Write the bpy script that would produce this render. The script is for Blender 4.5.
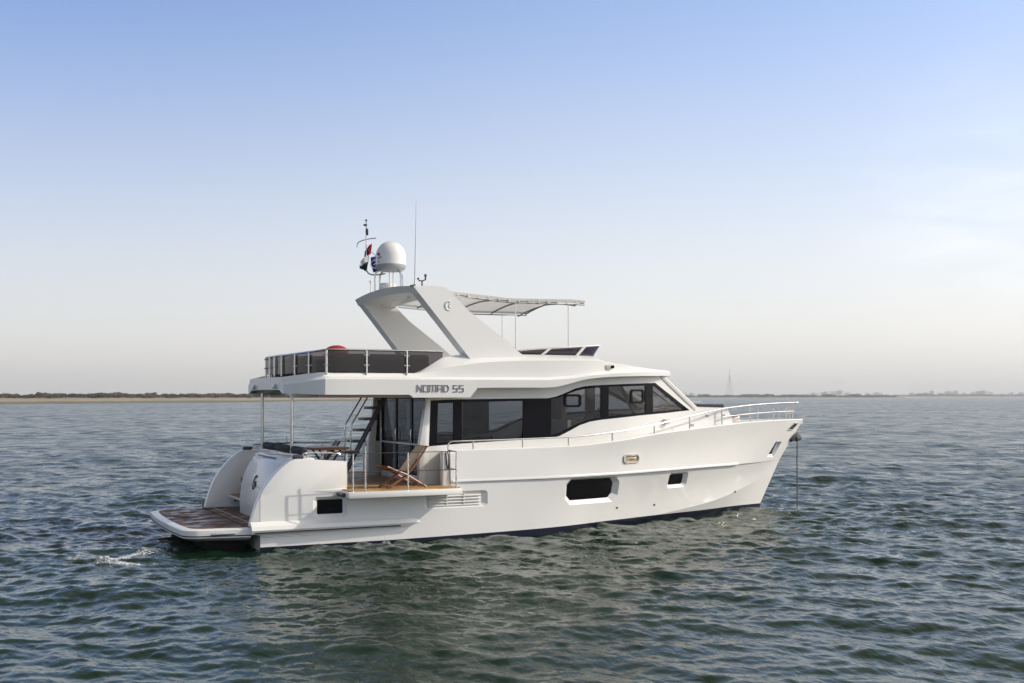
import bpy, bmesh, math, random
import numpy as np
from mathutils import Vector, Matrix
from mathutils.geometry import delaunay_2d_cdt

rnd = random.Random(7)
R = math.radians
scene = bpy.context.scene
for o in list(bpy.data.objects):
    bpy.data.objects.remove(o)
COL = scene.collection

# ------------------------------------------------------------------ camera, sky, sun, exposure
CAM = Vector((-5.5185, -24.7499, 3.06))
YAW = 0.462
FWD = Vector((math.sin(YAW), math.cos(YAW), 0))
RGT = Vector((math.cos(YAW), -math.sin(YAW), 0))
FPX = 1132.0
cd = bpy.data.cameras.new('camera')
cam = bpy.data.objects.new('camera', cd)
COL.objects.link(cam)
cam.location = CAM
cam.rotation_euler = (R(90), 0, -YAW)
cd.sensor_width = 36.0
cd.lens = FPX / 1024 * 36.0
cd.shift_y = 54.5 / 1024
cd.clip_start = 0.3
cd.clip_end = 40000
scene.camera = cam

SUN_DIR = Vector((1.30, -0.62, 0.93)).normalized()      # towards the sun
SUN_EL = math.asin(SUN_DIR.z)
SUN_AZ = math.atan2(SUN_DIR.x, SUN_DIR.y)
world = bpy.data.worlds.new('World')
scene.world = world
world.use_nodes = True
wn = world.node_tree
wn.nodes.clear()
w_out = wn.nodes.new('ShaderNodeOutputWorld')
w_bg = wn.nodes.new('ShaderNodeBackground')
w_sky = wn.nodes.new('ShaderNodeTexSky')
w_sky.sky_type = 'NISHITA'
w_sky.sun_disc = False
w_sky.sun_elevation = SUN_EL
w_sky.sun_rotation = SUN_AZ
w_sky.altitude = 0
w_sky.air_density = 1.0
w_sky.dust_density = 1.6
w_sky.ozone_density = 2.6
SKY_STRENGTH = 0.15
w_bg.inputs['Strength'].default_value = SKY_STRENGTH
# thin veil of cirrus: noise over the direction of view, thickest low towards the sun's side
w_tc = wn.nodes.new('ShaderNodeTexCoord')
w_map = wn.nodes.new('ShaderNodeMapping')
w_map.inputs['Rotation'].default_value = (0, 0, YAW)
w_sc = wn.nodes.new('ShaderNodeMapping')
w_sc.inputs['Scale'].default_value = (5.0, 5.0, 22.0)
w_sc.inputs['Rotation'].default_value = (0, R(9), 0)
w_nz = wn.nodes.new('ShaderNodeTexNoise')
w_nz.inputs['Scale'].default_value = 1.6
w_nz.inputs['Detail'].default_value = 7
w_nz.inputs['Roughness'].default_value = 0.62
w_nz.inputs['Distortion'].default_value = 0.6
w_dot = wn.nodes.new('ShaderNodeVectorMath'); w_dot.operation = 'DISTANCE'
w_dot.inputs[1].default_value = (0.385, 0.912, 0.145)
w_near = wn.nodes.new('ShaderNodeMapRange')
w_near.inputs['From Min'].default_value = 0.14
w_near.inputs['From Max'].default_value = 0.02
w_rmp = wn.nodes.new('ShaderNodeMapRange')
w_rmp.inputs['From Min'].default_value = 0.38
w_rmp.inputs['From Max'].default_value = 0.80
w_rmp.inputs['To Max'].default_value = 0.18
w_mul = wn.nodes.new('ShaderNodeMath'); w_mul.operation = 'MULTIPLY'
w_mix = wn.nodes.new('ShaderNodeMixRGB')
w_mix.inputs['Color2'].default_value = (7.4, 7.4, 7.6, 1)
L = wn.links.new
L(w_tc.outputs['Generated'], w_map.inputs['Vector'])
L(w_map.outputs[0], w_sc.inputs['Vector'])
L(w_sc.outputs[0], w_nz.inputs['Vector'])
L(w_map.outputs[0], w_dot.inputs[0])
L(w_dot.outputs['Value'], w_near.inputs['Value'])
L(w_nz.outputs[0], w_rmp.inputs['Value'])
L(w_rmp.outputs[0], w_mul.inputs[0])
L(w_near.outputs[0], w_mul.inputs[1])
L(w_mul.outputs[0], w_mix.inputs['Fac'])
# dusty air: towards the horizon the sky loses its blue (mixed with its own luminance)
w_sep = wn.nodes.new('ShaderNodeSeparateXYZ'); L(w_tc.outputs['Generated'], w_sep.inputs[0])
w_ex = wn.nodes.new('ShaderNodeMapRange'); w_ex.interpolation_type = 'SMOOTHSTEP'
w_ex.inputs['From Min'].default_value = -0.05; w_ex.inputs['From Max'].default_value = 0.43
w_ex.inputs['To Min'].default_value = 0.92; w_ex.inputs['To Max'].default_value = 0.0
L(w_sep.outputs['Z'], w_ex.inputs['Value'])
w_hs = wn.nodes.new('ShaderNodeHueSaturation'); w_hs.inputs['Saturation'].default_value = 1.06; w_hs.inputs['Value'].default_value = 1.0
w_ac = wn.nodes.new('ShaderNodeVectorMath'); w_ac.operation = 'DOT_PRODUCT'
w_ac.inputs[1].default_value = (RGT.x, RGT.y, 0); L(w_tc.outputs['Generated'], w_ac.inputs[0])
w_az = wn.nodes.new('ShaderNodeMapRange'); w_az.interpolation_type = 'SMOOTHSTEP'
w_az.inputs['From Min'].default_value = -0.55; w_az.inputs['From Max'].default_value = 0.15
w_am = wn.nodes.new('ShaderNodeMixRGB'); w_am.inputs['Color1'].default_value = (0.66, 0.765, 0.91, 1); w_am.inputs['Color2'].default_value = (1, 1, 1, 1)
L(w_ac.outputs['Value'], w_az.inputs['Value']); L(w_az.outputs[0], w_am.inputs['Fac'])
w_vi = wn.nodes.new('ShaderNodeMixRGB'); w_vi.blend_type = 'MULTIPLY'; w_vi.inputs['Fac'].default_value = 1
w_vi.inputs['Color2'].default_value = (1.03, 0.965, 1.02, 1)
w_v2 = wn.nodes.new('ShaderNodeMixRGB'); w_v2.blend_type = 'MULTIPLY'; w_v2.inputs['Fac'].default_value = 1
L(w_sky.outputs[0], w_vi.inputs['Color1']); L(w_vi.outputs[0], w_v2.inputs['Color1']); L(w_am.outputs[0], w_v2.inputs['Color2'])
L(w_v2.outputs[0], w_hs.inputs['Color'])
w_bw = wn.nodes.new('ShaderNodeRGBToBW'); L(w_v2.outputs[0], w_bw.inputs[0])
w_tn = wn.nodes.new('ShaderNodeMixRGB'); w_tn.blend_type = 'MULTIPLY'; w_tn.inputs['Fac'].default_value = 1
w_tn.inputs['Color2'].default_value = (1.07, 1.045, 1.01, 1)
w_pw = wn.nodes.new('ShaderNodeMath'); w_pw.operation = 'POWER'; w_pw.inputs[1].default_value = 0.4
w_pk = wn.nodes.new('ShaderNodeMath'); w_pk.operation = 'MULTIPLY'; w_pk.inputs[1].default_value = 2.36
L(w_bw.outputs[0], w_pw.inputs[0]); L(w_pw.outputs[0], w_pk.inputs[0])
L(w_pk.outputs[0], w_tn.inputs['Color1'])
w_dz = wn.nodes.new('ShaderNodeMixRGB')
L(w_ex.outputs[0], w_dz.inputs['Fac']); L(w_hs.outputs[0], w_dz.inputs['Color1']); L(w_tn.outputs[0], w_dz.inputs['Color2'])
# unseen grey veil added overhead to take blue out of water and ambient light
w_hi = wn.nodes.new('ShaderNodeMapRange'); w_hi.interpolation_type = 'SMOOTHSTEP'
w_hi.inputs['From Min'].default_value = 0.31; w_hi.inputs['From Max'].default_value = 0.50; w_hi.inputs['To Max'].default_value = 0.88
L(w_sep.outputs['Z'], w_hi.inputs['Value'])
w_vc = wn.nodes.new('ShaderNodeMixRGB'); w_vc.blend_type = 'MULTIPLY'; w_vc.inputs['Fac'].default_value = 1
w_vc.inputs['Color2'].default_value = (1.0, 1.0, 0.94, 1); L(w_bw.outputs[0], w_vc.inputs['Color1'])
w_vl = wn.nodes.new('ShaderNodeMixRGB')
L(w_hi.outputs[0], w_vl.inputs['Fac']); L(w_dz.outputs[0], w_vl.inputs['Color1']); L(w_vc.outputs[0], w_vl.inputs['Color2'])
L(w_vl.outputs[0], w_mix.inputs['Color1'])
L(w_mix.outputs[0], w_bg.inputs['Color'])
L(w_bg.outputs[0], w_out.inputs['Surface'])

sd = bpy.data.lights.new('sun', 'SUN')
sd.energy = 2.0
sd.angle = R(0.6)
sd.color = (1.0, 0.915, 0.80)
sun = bpy.data.objects.new('sun', sd)
COL.objects.link(sun)
sun.location = (30, -20, 40)
sun.rotation_euler = (-SUN_DIR).to_track_quat('-Z', 'Y').to_euler()

scene.view_settings.view_transform = 'Standard'
scene.view_settings.look = 'None'
scene.view_settings.gamma = 1.0
scene.view_settings.exposure = 0.56
scene.view_settings.use_curve_mapping = False
scene.cycles.max_bounces = 8
scene.cycles.transparent_max_bounces = 16
scene.cycles.volume_bounces = 1

# ------------------------------------------------------------------ materials
def srgb(r, g, b):
    f = lambda c: ((c / 255 + 0.055) / 1.055) ** 2.4 if c > 10 else c / 255 / 12.92
    return (f(r), f(g), f(b), 1)

def mat(name, col, rough=0.5, metal=0.0, coat=0.0, spec=0.5, noise=0.0, nscale=4.0, bump=0.0, bscale=40.0, rvar=0.0):
    m = bpy.data.materials.new(name)
    m.use_nodes = True
    nt = m.node_tree
    b = nt.nodes['Principled BSDF']
    c = tuple(col) if len(col) == 4 else tuple(col) + (1,)
    b.inputs['Base Color'].default_value = c
    b.inputs['Roughness'].default_value = rough
    b.inputs['Metallic'].default_value = metal
    b.inputs['Coat Weight'].default_value = coat
    b.inputs['Coat Roughness'].default_value = 0.06
    b.inputs['Specular IOR Level'].default_value = spec
    tc = nt.nodes.new('ShaderNodeTexCoord')
    if noise or rvar:
        n = nt.nodes.new('ShaderNodeTexNoise')
        n.inputs['Scale'].default_value = nscale
        n.inputs['Detail'].default_value = 5
        nt.links.new(tc.outputs['Object'], n.inputs['Vector'])
        if noise:
            mr = nt.nodes.new('ShaderNodeMapRange')
            mr.inputs['From Min'].default_value = 0.25; mr.inputs['From Max'].default_value = 0.75
            mr.inputs['To Min'].default_value = 1 - noise; mr.inputs['To Max'].default_value = 1 + noise
            mx = nt.nodes.new('ShaderNodeMixRGB'); mx.blend_type = 'MULTIPLY'; mx.inputs['Fac'].default_value = 1
            mx.inputs['Color1'].default_value = c
            nt.links.new(n.outputs[0], mr.inputs['Value'])
            nt.links.new(mr.outputs[0], mx.inputs['Color2'])
            nt.links.new(mx.outputs[0], b.inputs['Base Color'])
        if rvar:
            mr2 = nt.nodes.new('ShaderNodeMapRange')
            mr2.inputs['From Min'].default_value = 0.3; mr2.inputs['From Max'].default_value = 0.7
            mr2.inputs['To Min'].default_value = max(0.02, rough - rvar); mr2.inputs['To Max'].default_value = rough + rvar
            nt.links.new(n.outputs[0], mr2.inputs['Value'])
            nt.links.new(mr2.outputs[0], b.inputs['Roughness'])
    if bump:
        n2 = nt.nodes.new('ShaderNodeTexNoise')
        n2.inputs['Scale'].default_value = bscale
        n2.inputs['Detail'].default_value = 4
        bp = nt.nodes.new('ShaderNodeBump')
        bp.inputs['Strength'].default_value = bump
        bp.inputs['Distance'].default_value = 0.02
        nt.links.new(tc.outputs['Object'], n2.inputs['Vector'])
        nt.links.new(n2.outputs[0], bp.inputs['Height'])
        nt.links.new(bp.outputs[0], b.inputs['Normal'])
    return m

def glass(name, tint, rough=0.02, gloss=(1, 1, 1)):
    m = bpy.data.materials.new(name)
    m.use_nodes = True
    nt = m.node_tree
    nt.nodes.remove(nt.nodes['Principled BSDF'])
    out = nt.nodes['Material Output']
    tr = nt.nodes.new('ShaderNodeBsdfTransparent'); tr.inputs['Color'].default_value = tuple(tint) + (1,)
    gl = nt.nodes.new('ShaderNodeBsdfGlossy'); gl.inputs['Roughness'].default_value = rough
    gl.inputs['Color'].default_value = tuple(gloss) + (1,)
    ge = nt.nodes.new('ShaderNodeNewGeometry')
    dt = nt.nodes.new('ShaderNodeVectorMath'); dt.operation = 'DOT_PRODUCT'
    nt.links.new(ge.outputs['Incoming'], dt.inputs[0]); nt.links.new(ge.outputs['Normal'], dt.inputs[1])
    ab = nt.nodes.new('ShaderNodeMath'); ab.operation = 'ABSOLUTE'; nt.links.new(dt.outputs['Value'], ab.inputs[0])
    om = nt.nodes.new('ShaderNodeMath'); om.operation = 'SUBTRACT'; om.inputs[0].default_value = 1; nt.links.new(ab.outputs[0], om.inputs[1])
    pw = nt.nodes.new('ShaderNodeMath'); pw.operation = 'POWER'; pw.inputs[1].default_value = 5; nt.links.new(om.outputs[0], pw.inputs[0])
    fr = nt.nodes.new('ShaderNodeMath'); fr.operation = 'MULTIPLY_ADD'; fr.inputs[1].default_value = 0.94; fr.inputs[2].default_value = 0.05
    nt.links.new(pw.outputs[0], fr.inputs[0])
    mx = nt.nodes.new('ShaderNodeMixShader')
    nt.links.new(fr.outputs[0], mx.inputs['Fac'])
    nt.links.new(tr.outputs[0], mx.inputs[1])
    nt.links.new(gl.outputs[0], mx.inputs[2])
    nt.links.new(mx.outputs[0], out.inputs['Surface'])
    return m

def make_translucent(m, f):
    nt = m.node_tree; b = nt.nodes['Principled BSDF']; out = nt.nodes['Material Output']
    t = nt.nodes.new('ShaderNodeBsdfTranslucent'); t.inputs['Color'].default_value = b.inputs['Base Color'].default_value
    mx = nt.nodes.new('ShaderNodeMixShader'); mx.inputs['Fac'].default_value = f
    nt.links.new(b.outputs[0], mx.inputs[1]); nt.links.new(t.outputs[0], mx.inputs[2]); nt.links.new(mx.outputs[0], out.inputs['Surface'])

def teak_mat(name, base, rough, rvar, plank=0.09, along=0):
    m = bpy.data.materials.new(name)
    m.use_nodes = True
    nt = m.node_tree
    b = nt.nodes['Principled BSDF']
    tc = nt.nodes.new('ShaderNodeTexCoord')
    sep = nt.nodes.new('ShaderNodeSeparateXYZ')
    nt.links.new(tc.outputs['Object'], sep.inputs[0])
    mo = nt.nodes.new('ShaderNodeMath'); mo.operation = 'WRAP'
    mo.inputs[1].default_value = plank; mo.inputs[2].default_value = 0
    nt.links.new(sep.outputs['Y' if along == 0 else 'X'], mo.inputs[0])
    lt = nt.nodes.new('ShaderNodeMath'); lt.operation = 'LESS_THAN'; lt.inputs[1].default_value = 0.008
    nt.links.new(mo.outputs[0], lt.inputs[0])
    mp = nt.nodes.new('ShaderNodeMapping')
    mp.inputs['Scale'].default_value = (1.5, 14, 14) if along == 0 else (14, 1.5, 14)
    nz = nt.nodes.new('ShaderNodeTexNoise'); nz.inputs['Scale'].default_value = 1.3; nz.inputs['Detail'].default_value = 6
    nt.links.new(tc.outputs['Object'], mp.inputs[0]); nt.links.new(mp.outputs[0], nz.inputs['Vector'])
    rp = nt.nodes.new('ShaderNodeValToRGB')
    rp.color_ramp.elements[0].position = 0.3; rp.color_ramp.elements[1].position = 0.72
    rp.color_ramp.elements[0].color = tuple(c * 0.55 for c in base) + (1,)
    rp.color_ramp.elements[1].color = tuple(min(1, c * 1.35) for c in base) + (1,)
    nt.links.new(nz.outputs[0], rp.inputs[0])
    mx = nt.nodes.new('ShaderNodeMixRGB'); mx.inputs['Color2'].default_value = (0.012, 0.01, 0.009, 1)
    nt.links.new(lt.outputs[0], mx.inputs['Fac']); nt.links.new(rp.outputs[0], mx.inputs['Color1'])
    nt.links.new(mx.outputs[0], b.inputs['Base Color'])
    n2 = nt.nodes.new('ShaderNodeTexNoise'); n2.inputs['Scale'].default_value = 2.3; n2.inputs['Detail'].default_value = 3
    nt.links.new(tc.outputs['Object'], n2.inputs['Vector'])
    mr = nt.nodes.new('ShaderNodeMapRange')
    mr.inputs['From Min'].default_value = 0.42; mr.inputs['From Max'].default_value = 0.58
    mr.inputs['To Min'].default_value = max(.04, rough - rvar); mr.inputs['To Max'].default_value = rough + rvar
    nt.links.new(n2.outputs[0], mr.inputs['Value']); nt.links.new(mr.outputs[0], b.inputs['Roughness'])
    return m

M = dict(
    gel=mat('white_gelcoat', (0.80, 0.785, 0.745), 0.30, coat=0.3, noise=0.010, nscale=0.8, rvar=0.015),
    gelin=mat('white_interior_panel', (0.72, 0.70, 0.66), 0.5, noise=0.03, nscale=2),
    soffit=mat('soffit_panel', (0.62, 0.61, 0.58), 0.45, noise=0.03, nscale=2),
    navy=mat('navy_boot_stripe', (0.004, 0.006, 0.022), 0.35, spec=0.3, noise=0.2, nscale=3),
    anti=mat('dark_antifouling', (0.007, 0.007, 0.009), 0.7, spec=0.1, noise=0.3, nscale=3),
    black=mat('black_gloss_trim', (0.006, 0.006, 0.009), 0.22, spec=0.12, noise=0.2, nscale=2),
    rubber=mat('black_rubber', (0.015, 0.015, 0.016), 0.55, noise=0.2, nscale=9),
    steel=mat('polished_stainless', (0.62, 0.61, 0.59), 0.22, metal=1.0, rvar=0.06, nscale=6),
    grey=mat('grey_paint', (0.20, 0.21, 0.23), 0.4, noise=0.1, nscale=5),
    darkgrey=mat('dark_grey_metal', (0.055, 0.058, 0.065), 0.35, metal=0.3, noise=0.15, nscale=6),
    letter=mat('brushed_letter_metal', (0.30, 0.295, 0.29), 0.4, metal=0.5, noise=0.1, nscale=9),
    canvas=mat('white_canvas', (0.82, 0.80, 0.76), 0.85, noise=0.05, nscale=5, bump=0.25, bscale=14),
    cush=mat('charcoal_cushion', (0.022, 0.023, 0.028), 0.8, noise=0.2, nscale=7, bump=0.3, bscale=22),
    beige=mat('beige_upholstery', (0.36, 0.31, 0.24), 0.75, noise=0.08, nscale=6, bump=0.2, bscale=30),
    sling=mat('sand_sling_fabric', (0.52, 0.43, 0.31), 0.8, noise=0.08, nscale=14, bump=0.2, bscale=90),
    wood=mat('oiled_teak', (0.26, 0.095, 0.035), 0.4, noise=0.25, nscale=9, coat=0.1),
    woodint=mat('dark_cabinet_wood', (0.06, 0.035, 0.02), 0.35, noise=0.3, nscale=6),
    red=mat('red_cover', (0.42, 0.012, 0.015), 0.45, noise=0.1, nscale=5),
    fred=mat('red_flag_cloth', (0.50, 0.015, 0.03), 0.8, noise=0.08, nscale=12),
    fwhite=mat('white_flag_cloth', (0.75, 0.75, 0.75), 0.8, noise=0.05, nscale=12),
    fblack=mat('black_flag_cloth', (0.012, 0.012, 0.014), 0.8, noise=0.2, nscale=12),
    fgreen=mat('green_flag_cloth', (0.006, 0.026, 0.016), 0.8, noise=0.1, nscale=12),
    fnavy=mat('navy_flag_cloth', (0.012, 0.02, 0.16), 0.8, noise=0.1, nscale=12),
    chain=mat('galvanised_chain', (0.13, 0.12, 0.11), 0.5, metal=0.7, noise=0.3, nscale=20),
    rust=mat('weathered_anchor_steel', (0.19, 0.165, 0.15), 0.55, metal=0.5, noise=0.4, nscale=12),
    teak=teak_mat('teak_deck', (0.52, 0.30, 0.125), 0.55, 0.12, 0.075, 0),
    wet=teak_mat('wet_teak_platform', (0.150, 0.072, 0.040), 0.60, 0.30, 0.09, 0),
    tint=glass('tinted_cabin_glass', (0.48, 0.49, 0.51)),
    smoke=glass('smoked_rail_glass', (0.20, 0.17, 0.20)),
    doorglass=glass('dark_door_glass', (0.13, 0.14, 0.15)),
    port=mat('black_port_glass', (0.003, 0.003, 0.005), 0.25, spec=0.08, noise=0.1, nscale=3),
    lens=mat('clear_lamp_lens', (0.45, 0.48, 0.52), 0.1, coat=0.6, noise=0.05, nscale=9),
    tray=mat('light_grey_plastic', (0.36, 0.37, 0.39), 0.4, noise=0.05, nscale=8),
    tan=mat('tan_backing', (0.50, 0.36, 0.22), 0.4, noise=0.25, nscale=14),
    foam=mat('white_foam_and_glint', (0.78, 0.80, 0.80), 0.7, noise=0.08, nscale=12),
)

for k_, f_ in (('canvas', .5), ('sling', .5), ('fred', .3), ('fwhite', .3), ('fnavy', .3), ('fgreen', .3)):
    make_translucent(M[k_], f_)

# ------------------------------------------------------------------ mesh helpers
ORG = {}      # object name -> world position of the thing it belongs to

def tag(o, label=None, cat=None, group=None, kind=None):
    if label: o['label'] = label
    if cat: o['category'] = cat
    if group: o['group'] = group
    if kind: o['kind'] = kind
    return o

def thing(name, loc, label, cat, group=None):
    o = bpy.data.objects.new(name, None)
    COL.objects.link(o)
    o.location = loc
    o.empty_display_size = 0.3
    ORG[o.name] = Vector(loc)
    return tag(o, label, cat, group)

class MB:
    def __init__(s): s.v = []; s.f = []; s.mi = []
    def add(s, vs, fs, mi=0):
        b = len(s.v)
        s.v += [tuple(p) for p in vs]
        s.f += [tuple(b + i for i in f) for f in fs]
        s.mi += [mi] * len(fs)
        return s
    def box(s, c, d, rot=None, mi=0, bev=0.0):
        hx, hy, hz = d[0] / 2, d[1] / 2, d[2] / 2
        if bev > 0:
            bm = bmesh.new()
            bmesh.ops.create_cube(bm, size=1)
            for v in bm.verts: v.co = Vector((v.co.x * d[0], v.co.y * d[1], v.co.z * d[2]))
            bmesh.ops.bevel(bm, geom=bm.edges[:], offset=bev, segments=2, affect='EDGES', profile=0.5)
            bm.verts.index_update()
            vs = [v.co.copy() for v in bm.verts]
            fs = [[v.index for v in f.verts] for f in bm.faces]
            bm.free()
        else:
            vs = [Vector((x, y, z)) for x in (-hx, hx) for y in (-hy, hy) for z in (-hz, hz)]
            fs = [(0, 1, 3, 2), (4, 6, 7, 5), (0, 4, 5, 1), (2, 3, 7, 6), (0, 2, 6, 4), (1, 5, 7, 3)]
        if rot is not None: vs = [rot @ p for p in vs]
        return s.add([p + Vector(c) for p in vs], fs, mi)
    def tube(s, pts, r, n=8, mi=0, cap=True):
        pts = [Vector(p) for p in pts]
        rs = r if isinstance(r, (list, tuple)) else [r] * len(pts)
        vs = []; fs = []
        up = None
        for i, p in enumerate(pts):
            if i == 0: t = pts[1] - p
            elif i == len(pts) - 1: t = p - pts[-2]
            else: t = (pts[i + 1] - p).normalized() + (p - pts[i - 1]).normalized()
            t.normalize()
            if up is None: up = Vector((0, 0, 1)) if abs(t.z) < 0.9 else Vector((1, 0, 0))
            a = t.cross(up).normalized(); b = a.cross(t).normalized(); up = b
            for k in range(n):
                q = 2 * math.pi * k / n
                vs.append(p + (a * math.cos(q) + b * math.sin(q)) * rs[i])
        for i in range(len(pts) - 1):
            for k in range(n):
                k2 = (k + 1) % n
                fs.append((i * n + k, i * n + k2, (i + 1) * n + k2, (i + 1) * n + k))
        if cap:
            fs.append(tuple(range(n))); fs.append(tuple((len(pts) - 1) * n + k for k in range(n))[::-1])
        return s.add(vs, fs, mi)
    def prism(s, poly, v0, v1, mi=0, axis='y'):
        """polygon in (x,z) pushed from y=v0 to y=v1 (axis y), or in (x,y) pushed in z (axis z)"""
        n = len(poly)
        f0 = v0 if callable(v0) else (lambda u: v0)
        f1 = v1 if callable(v1) else (lambda u: v1)
        if axis == 'y':
            vs = [(u, f0(u), w) for u, w in poly] + [(u, f1(u), w) for u, w in poly]
        else:
            vs = [(u, w, f0(u)) for u, w in poly] + [(u, w, f1(u)) for u, w in poly]
        fs = [tuple(range(n)), tuple(range(2 * n - 1, n - 1, -1))]
        fs += [(i, (i + 1) % n, n + (i + 1) % n, n + i) for i in range(n)]
        return s.add(vs, fs, mi)
    def lathe(s, prof, c, n=24, mi=0):
        vs = []; fs = []
        for r, z in prof:
            for k in range(n):
                q = 2 * math.pi * k / n
                vs.append((c[0] + r * math.cos(q), c[1] + r * math.sin(q), c[2] + z))
        for i in range(len(prof) - 1):
            for k in range(n):
                k2 = (k + 1) % n
                fs.append((i * n + k, i * n + k2, (i + 1) * n + k2, (i + 1) * n + k))
        fs.append(tuple(range(n))[::-1]); fs.append(tuple((len(prof) - 1) * n + k for k in range(n)))
        return s.add(vs, fs, mi)
    def grid(s, rows, closed=False, mi=0):
        b = []
        n = len(rows[0])
        vs = [p for r in rows for p in r]
        fs = []
        for i in range(len(rows) - 1):
            for k in range(n - 1 if not closed else n):
                k2 = (k + 1) % n
                fs.append((i * n + k, i * n + k2, (i + 1) * n + k2, (i + 1) * n + k))
        return s.add(vs, fs, mi)
    def mirror(s):
        b = len(s.v)
        s.v += [(x, -y, z) for x, y, z in s.v]
        s.f += [tuple(b + i for i in f[::-1]) for f in s.f]
        s.mi += list(s.mi)
        return s
    def build(s, name, m, parent=None, angle=32, bevel=0.0, recalc=True, label=None):
        org = ORG.get(parent.name, Vector((0, 0, 0))) if parent else Vector((0, 0, 0))
        me = bpy.data.meshes.new(name)
        bm = bmesh.new()
        vs = [bm.verts.new(Vector(p) - org) for p in s.v]
        for f, mi in zip(s.f, s.mi):
            g = []
            for i in f:
                if vs[i] not in g: g.append(vs[i])
            if len(g) < 3: continue
            try:
                ff = bm.faces.new(g); ff.material_index = mi
            except ValueError: pass
        bmesh.ops.remove_doubles(bm, verts=bm.verts[:], dist=1e-4)
        if recalc: bmesh.ops.recalc_face_normals(bm, faces=bm.faces[:])
        if bevel:
            es = [e for e in bm.edges if len(e.link_faces) == 2 and e.calc_face_angle(0) > R(35)]
            bmesh.ops.bevel(bm, geom=es, offset=bevel, segments=2, affect='EDGES', profile=0.5, clamp_overlap=True)
        bm.to_mesh(me); bm.free()
        me.shade_smooth()
        me.set_sharp_from_angle(angle=R(angle))
        ms = m if isinstance(m, (list, tuple)) else [m]
        for q in ms: me.materials.append(q)
        o = bpy.data.objects.new(name, me)
        COL.objects.link(o)
        if parent:
            o.parent = parent
            ORG[o.name] = org
        if label: o['label'] = label
        return o

def lerp(tab, u):
    xs = [a for a, _ in tab]; ys = [b for _, b in tab]
    return float(np.interp(u, xs, ys))

def smooth_tab(tab):
    """monotone cubic through a table -> function"""
    x = np.array([a for a, _ in tab], float); y = np.array([b for _, b in tab], float)
    d = np.diff(y) / np.diff(x)
    m = np.zeros_like(x)
    m[1:-1] = np.where(d[1:] * d[:-1] > 0, 2 * d[1:] * d[:-1] / (d[1:] + d[:-1] + 1e-12), 0)
    m[0] = d[0]; m[-1] = d[-1]
    def f(u):
        u = min(max(u, x[0]), x[-1])
        i = int(min(np.searchsorted(x, u, 'right') - 1, len(x) - 2)); i = max(i, 0)
        h = x[i + 1] - x[i]; t = (u - x[i]) / h
        return float((2*t**3-3*t**2+1)*y[i] + (t**3-2*t**2+t)*h*m[i] + (-2*t**3+3*t**2)*y[i+1] + (t**3-t**2)*h*m[i+1])
    return f

def inside(p, poly):
    x, y = p; c = False
    n = len(poly)
    for i in range(n):
        x1, y1 = poly[i]; x2, y2 = poly[(i + 1) % n]
        if (y1 > y) != (y2 > y) and x < (x2 - x1) * (y - y1) / (y2 - y1) + x1: c = not c
    return c

def cdt_panel(outline, holes, fn, step=0.25):
    """triangulated sheet inside outline minus holes, (a,b) mapped by fn to 3-D"""
    vs = []; es = []
    def ring(poly):
        b = len(vs); dens = []
        n = len(poly)
        for i in range(n):
            p, q = Vector(poly[i]), Vector(poly[(i + 1) % n])
            k = max(1, int((q - p).length / step))
            for j in range(k): dens.append(p.lerp(q, j / k))
        for p in dens: vs.append(p)
        m = len(dens)
        for i in range(m): es.append((b + i, b + (i + 1) % m))
        return dens
    ring(outline)
    for h in holes: ring(h)
    xs = [p[0] for p in outline]; ys = [p[1] for p in outline]
    fixed = [v.copy() for v in vs]
    for a in np.arange(min(xs) + step / 2, max(xs), step):
        for b in np.arange(min(ys) + step / 2, max(ys), step):
            if not inside((a, b), outline): continue
            if any(inside((a, b), h) for h in holes): continue
            if min((Vector((a, b)) - q).length for q in fixed) < step * 0.35: continue
            vs.append(Vector((a, b)))
    r = delaunay_2d_cdt([Vector(v[:2]) for v in vs], es, [], 0, 1e-5)
    ov, of = r[0], r[2]
    fs = []
    for f in of:
        c = sum((ov[i] for i in f), Vector((0, 0))) / len(f)
        if inside(c, outline) and not any(inside(c, h) for h in holes): fs.append(tuple(f))
    return [fn(v.x, v.y) for v in ov], fs

def curve_pts(pts, k=6):
    """Catmull-Rom through points (2-D or 3-D)"""
    P = [Vector(p) for p in pts]
    out = []
    for i in range(len(P) - 1):
        p0 = P[max(i - 1, 0)]; p1 = P[i]; p2 = P[i + 1]; p3 = P[min(i + 2, len(P) - 1)]
        for j in range(k):
            t = j / k
            out.append(0.5 * ((2 * p1) + (p2 - p0) * t + (2*p0 - 5*p1 + 4*p2 - p3) * t*t + (3*p1 - p0 - 3*p2 + p3) * t**3))
    out.append(P[-1])
    return out

def place(px, dist, z=0.0):
    return CAM + RGT * ((px - 512) / FPX * dist) + FWD * dist + Vector((0, 0, z - CAM.z))

# ------------------------------------------------------------------ the sea
def wave_set():
    g = np.random.default_rng(11)
    W = []
    wind = math.atan2(-0.75, -0.66)              # towards the lower left of the picture
    for i in range(150):
        lam = 0.14 * (6.5 / 0.14) ** (i / 149.0)
        lam *= g.uniform(0.93, 1.07)
        spread = 0.72 if lam < 1.2 else 0.48
        th = wind + g.normal(0, spread)
        k = 2 * math.pi / lam
        slope = 0.0275 * (1.0 if lam < 0.8 else (0.8 / lam) ** 0.75)
        if lam < 0.25: slope *= 0.75
        W.append((k * math.cos(th), k * math.sin(th), slope / k * g.uniform(0.6, 1.5), g.uniform(0, 6.283), lam))
    return W
WAVES = wave_set()

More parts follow.
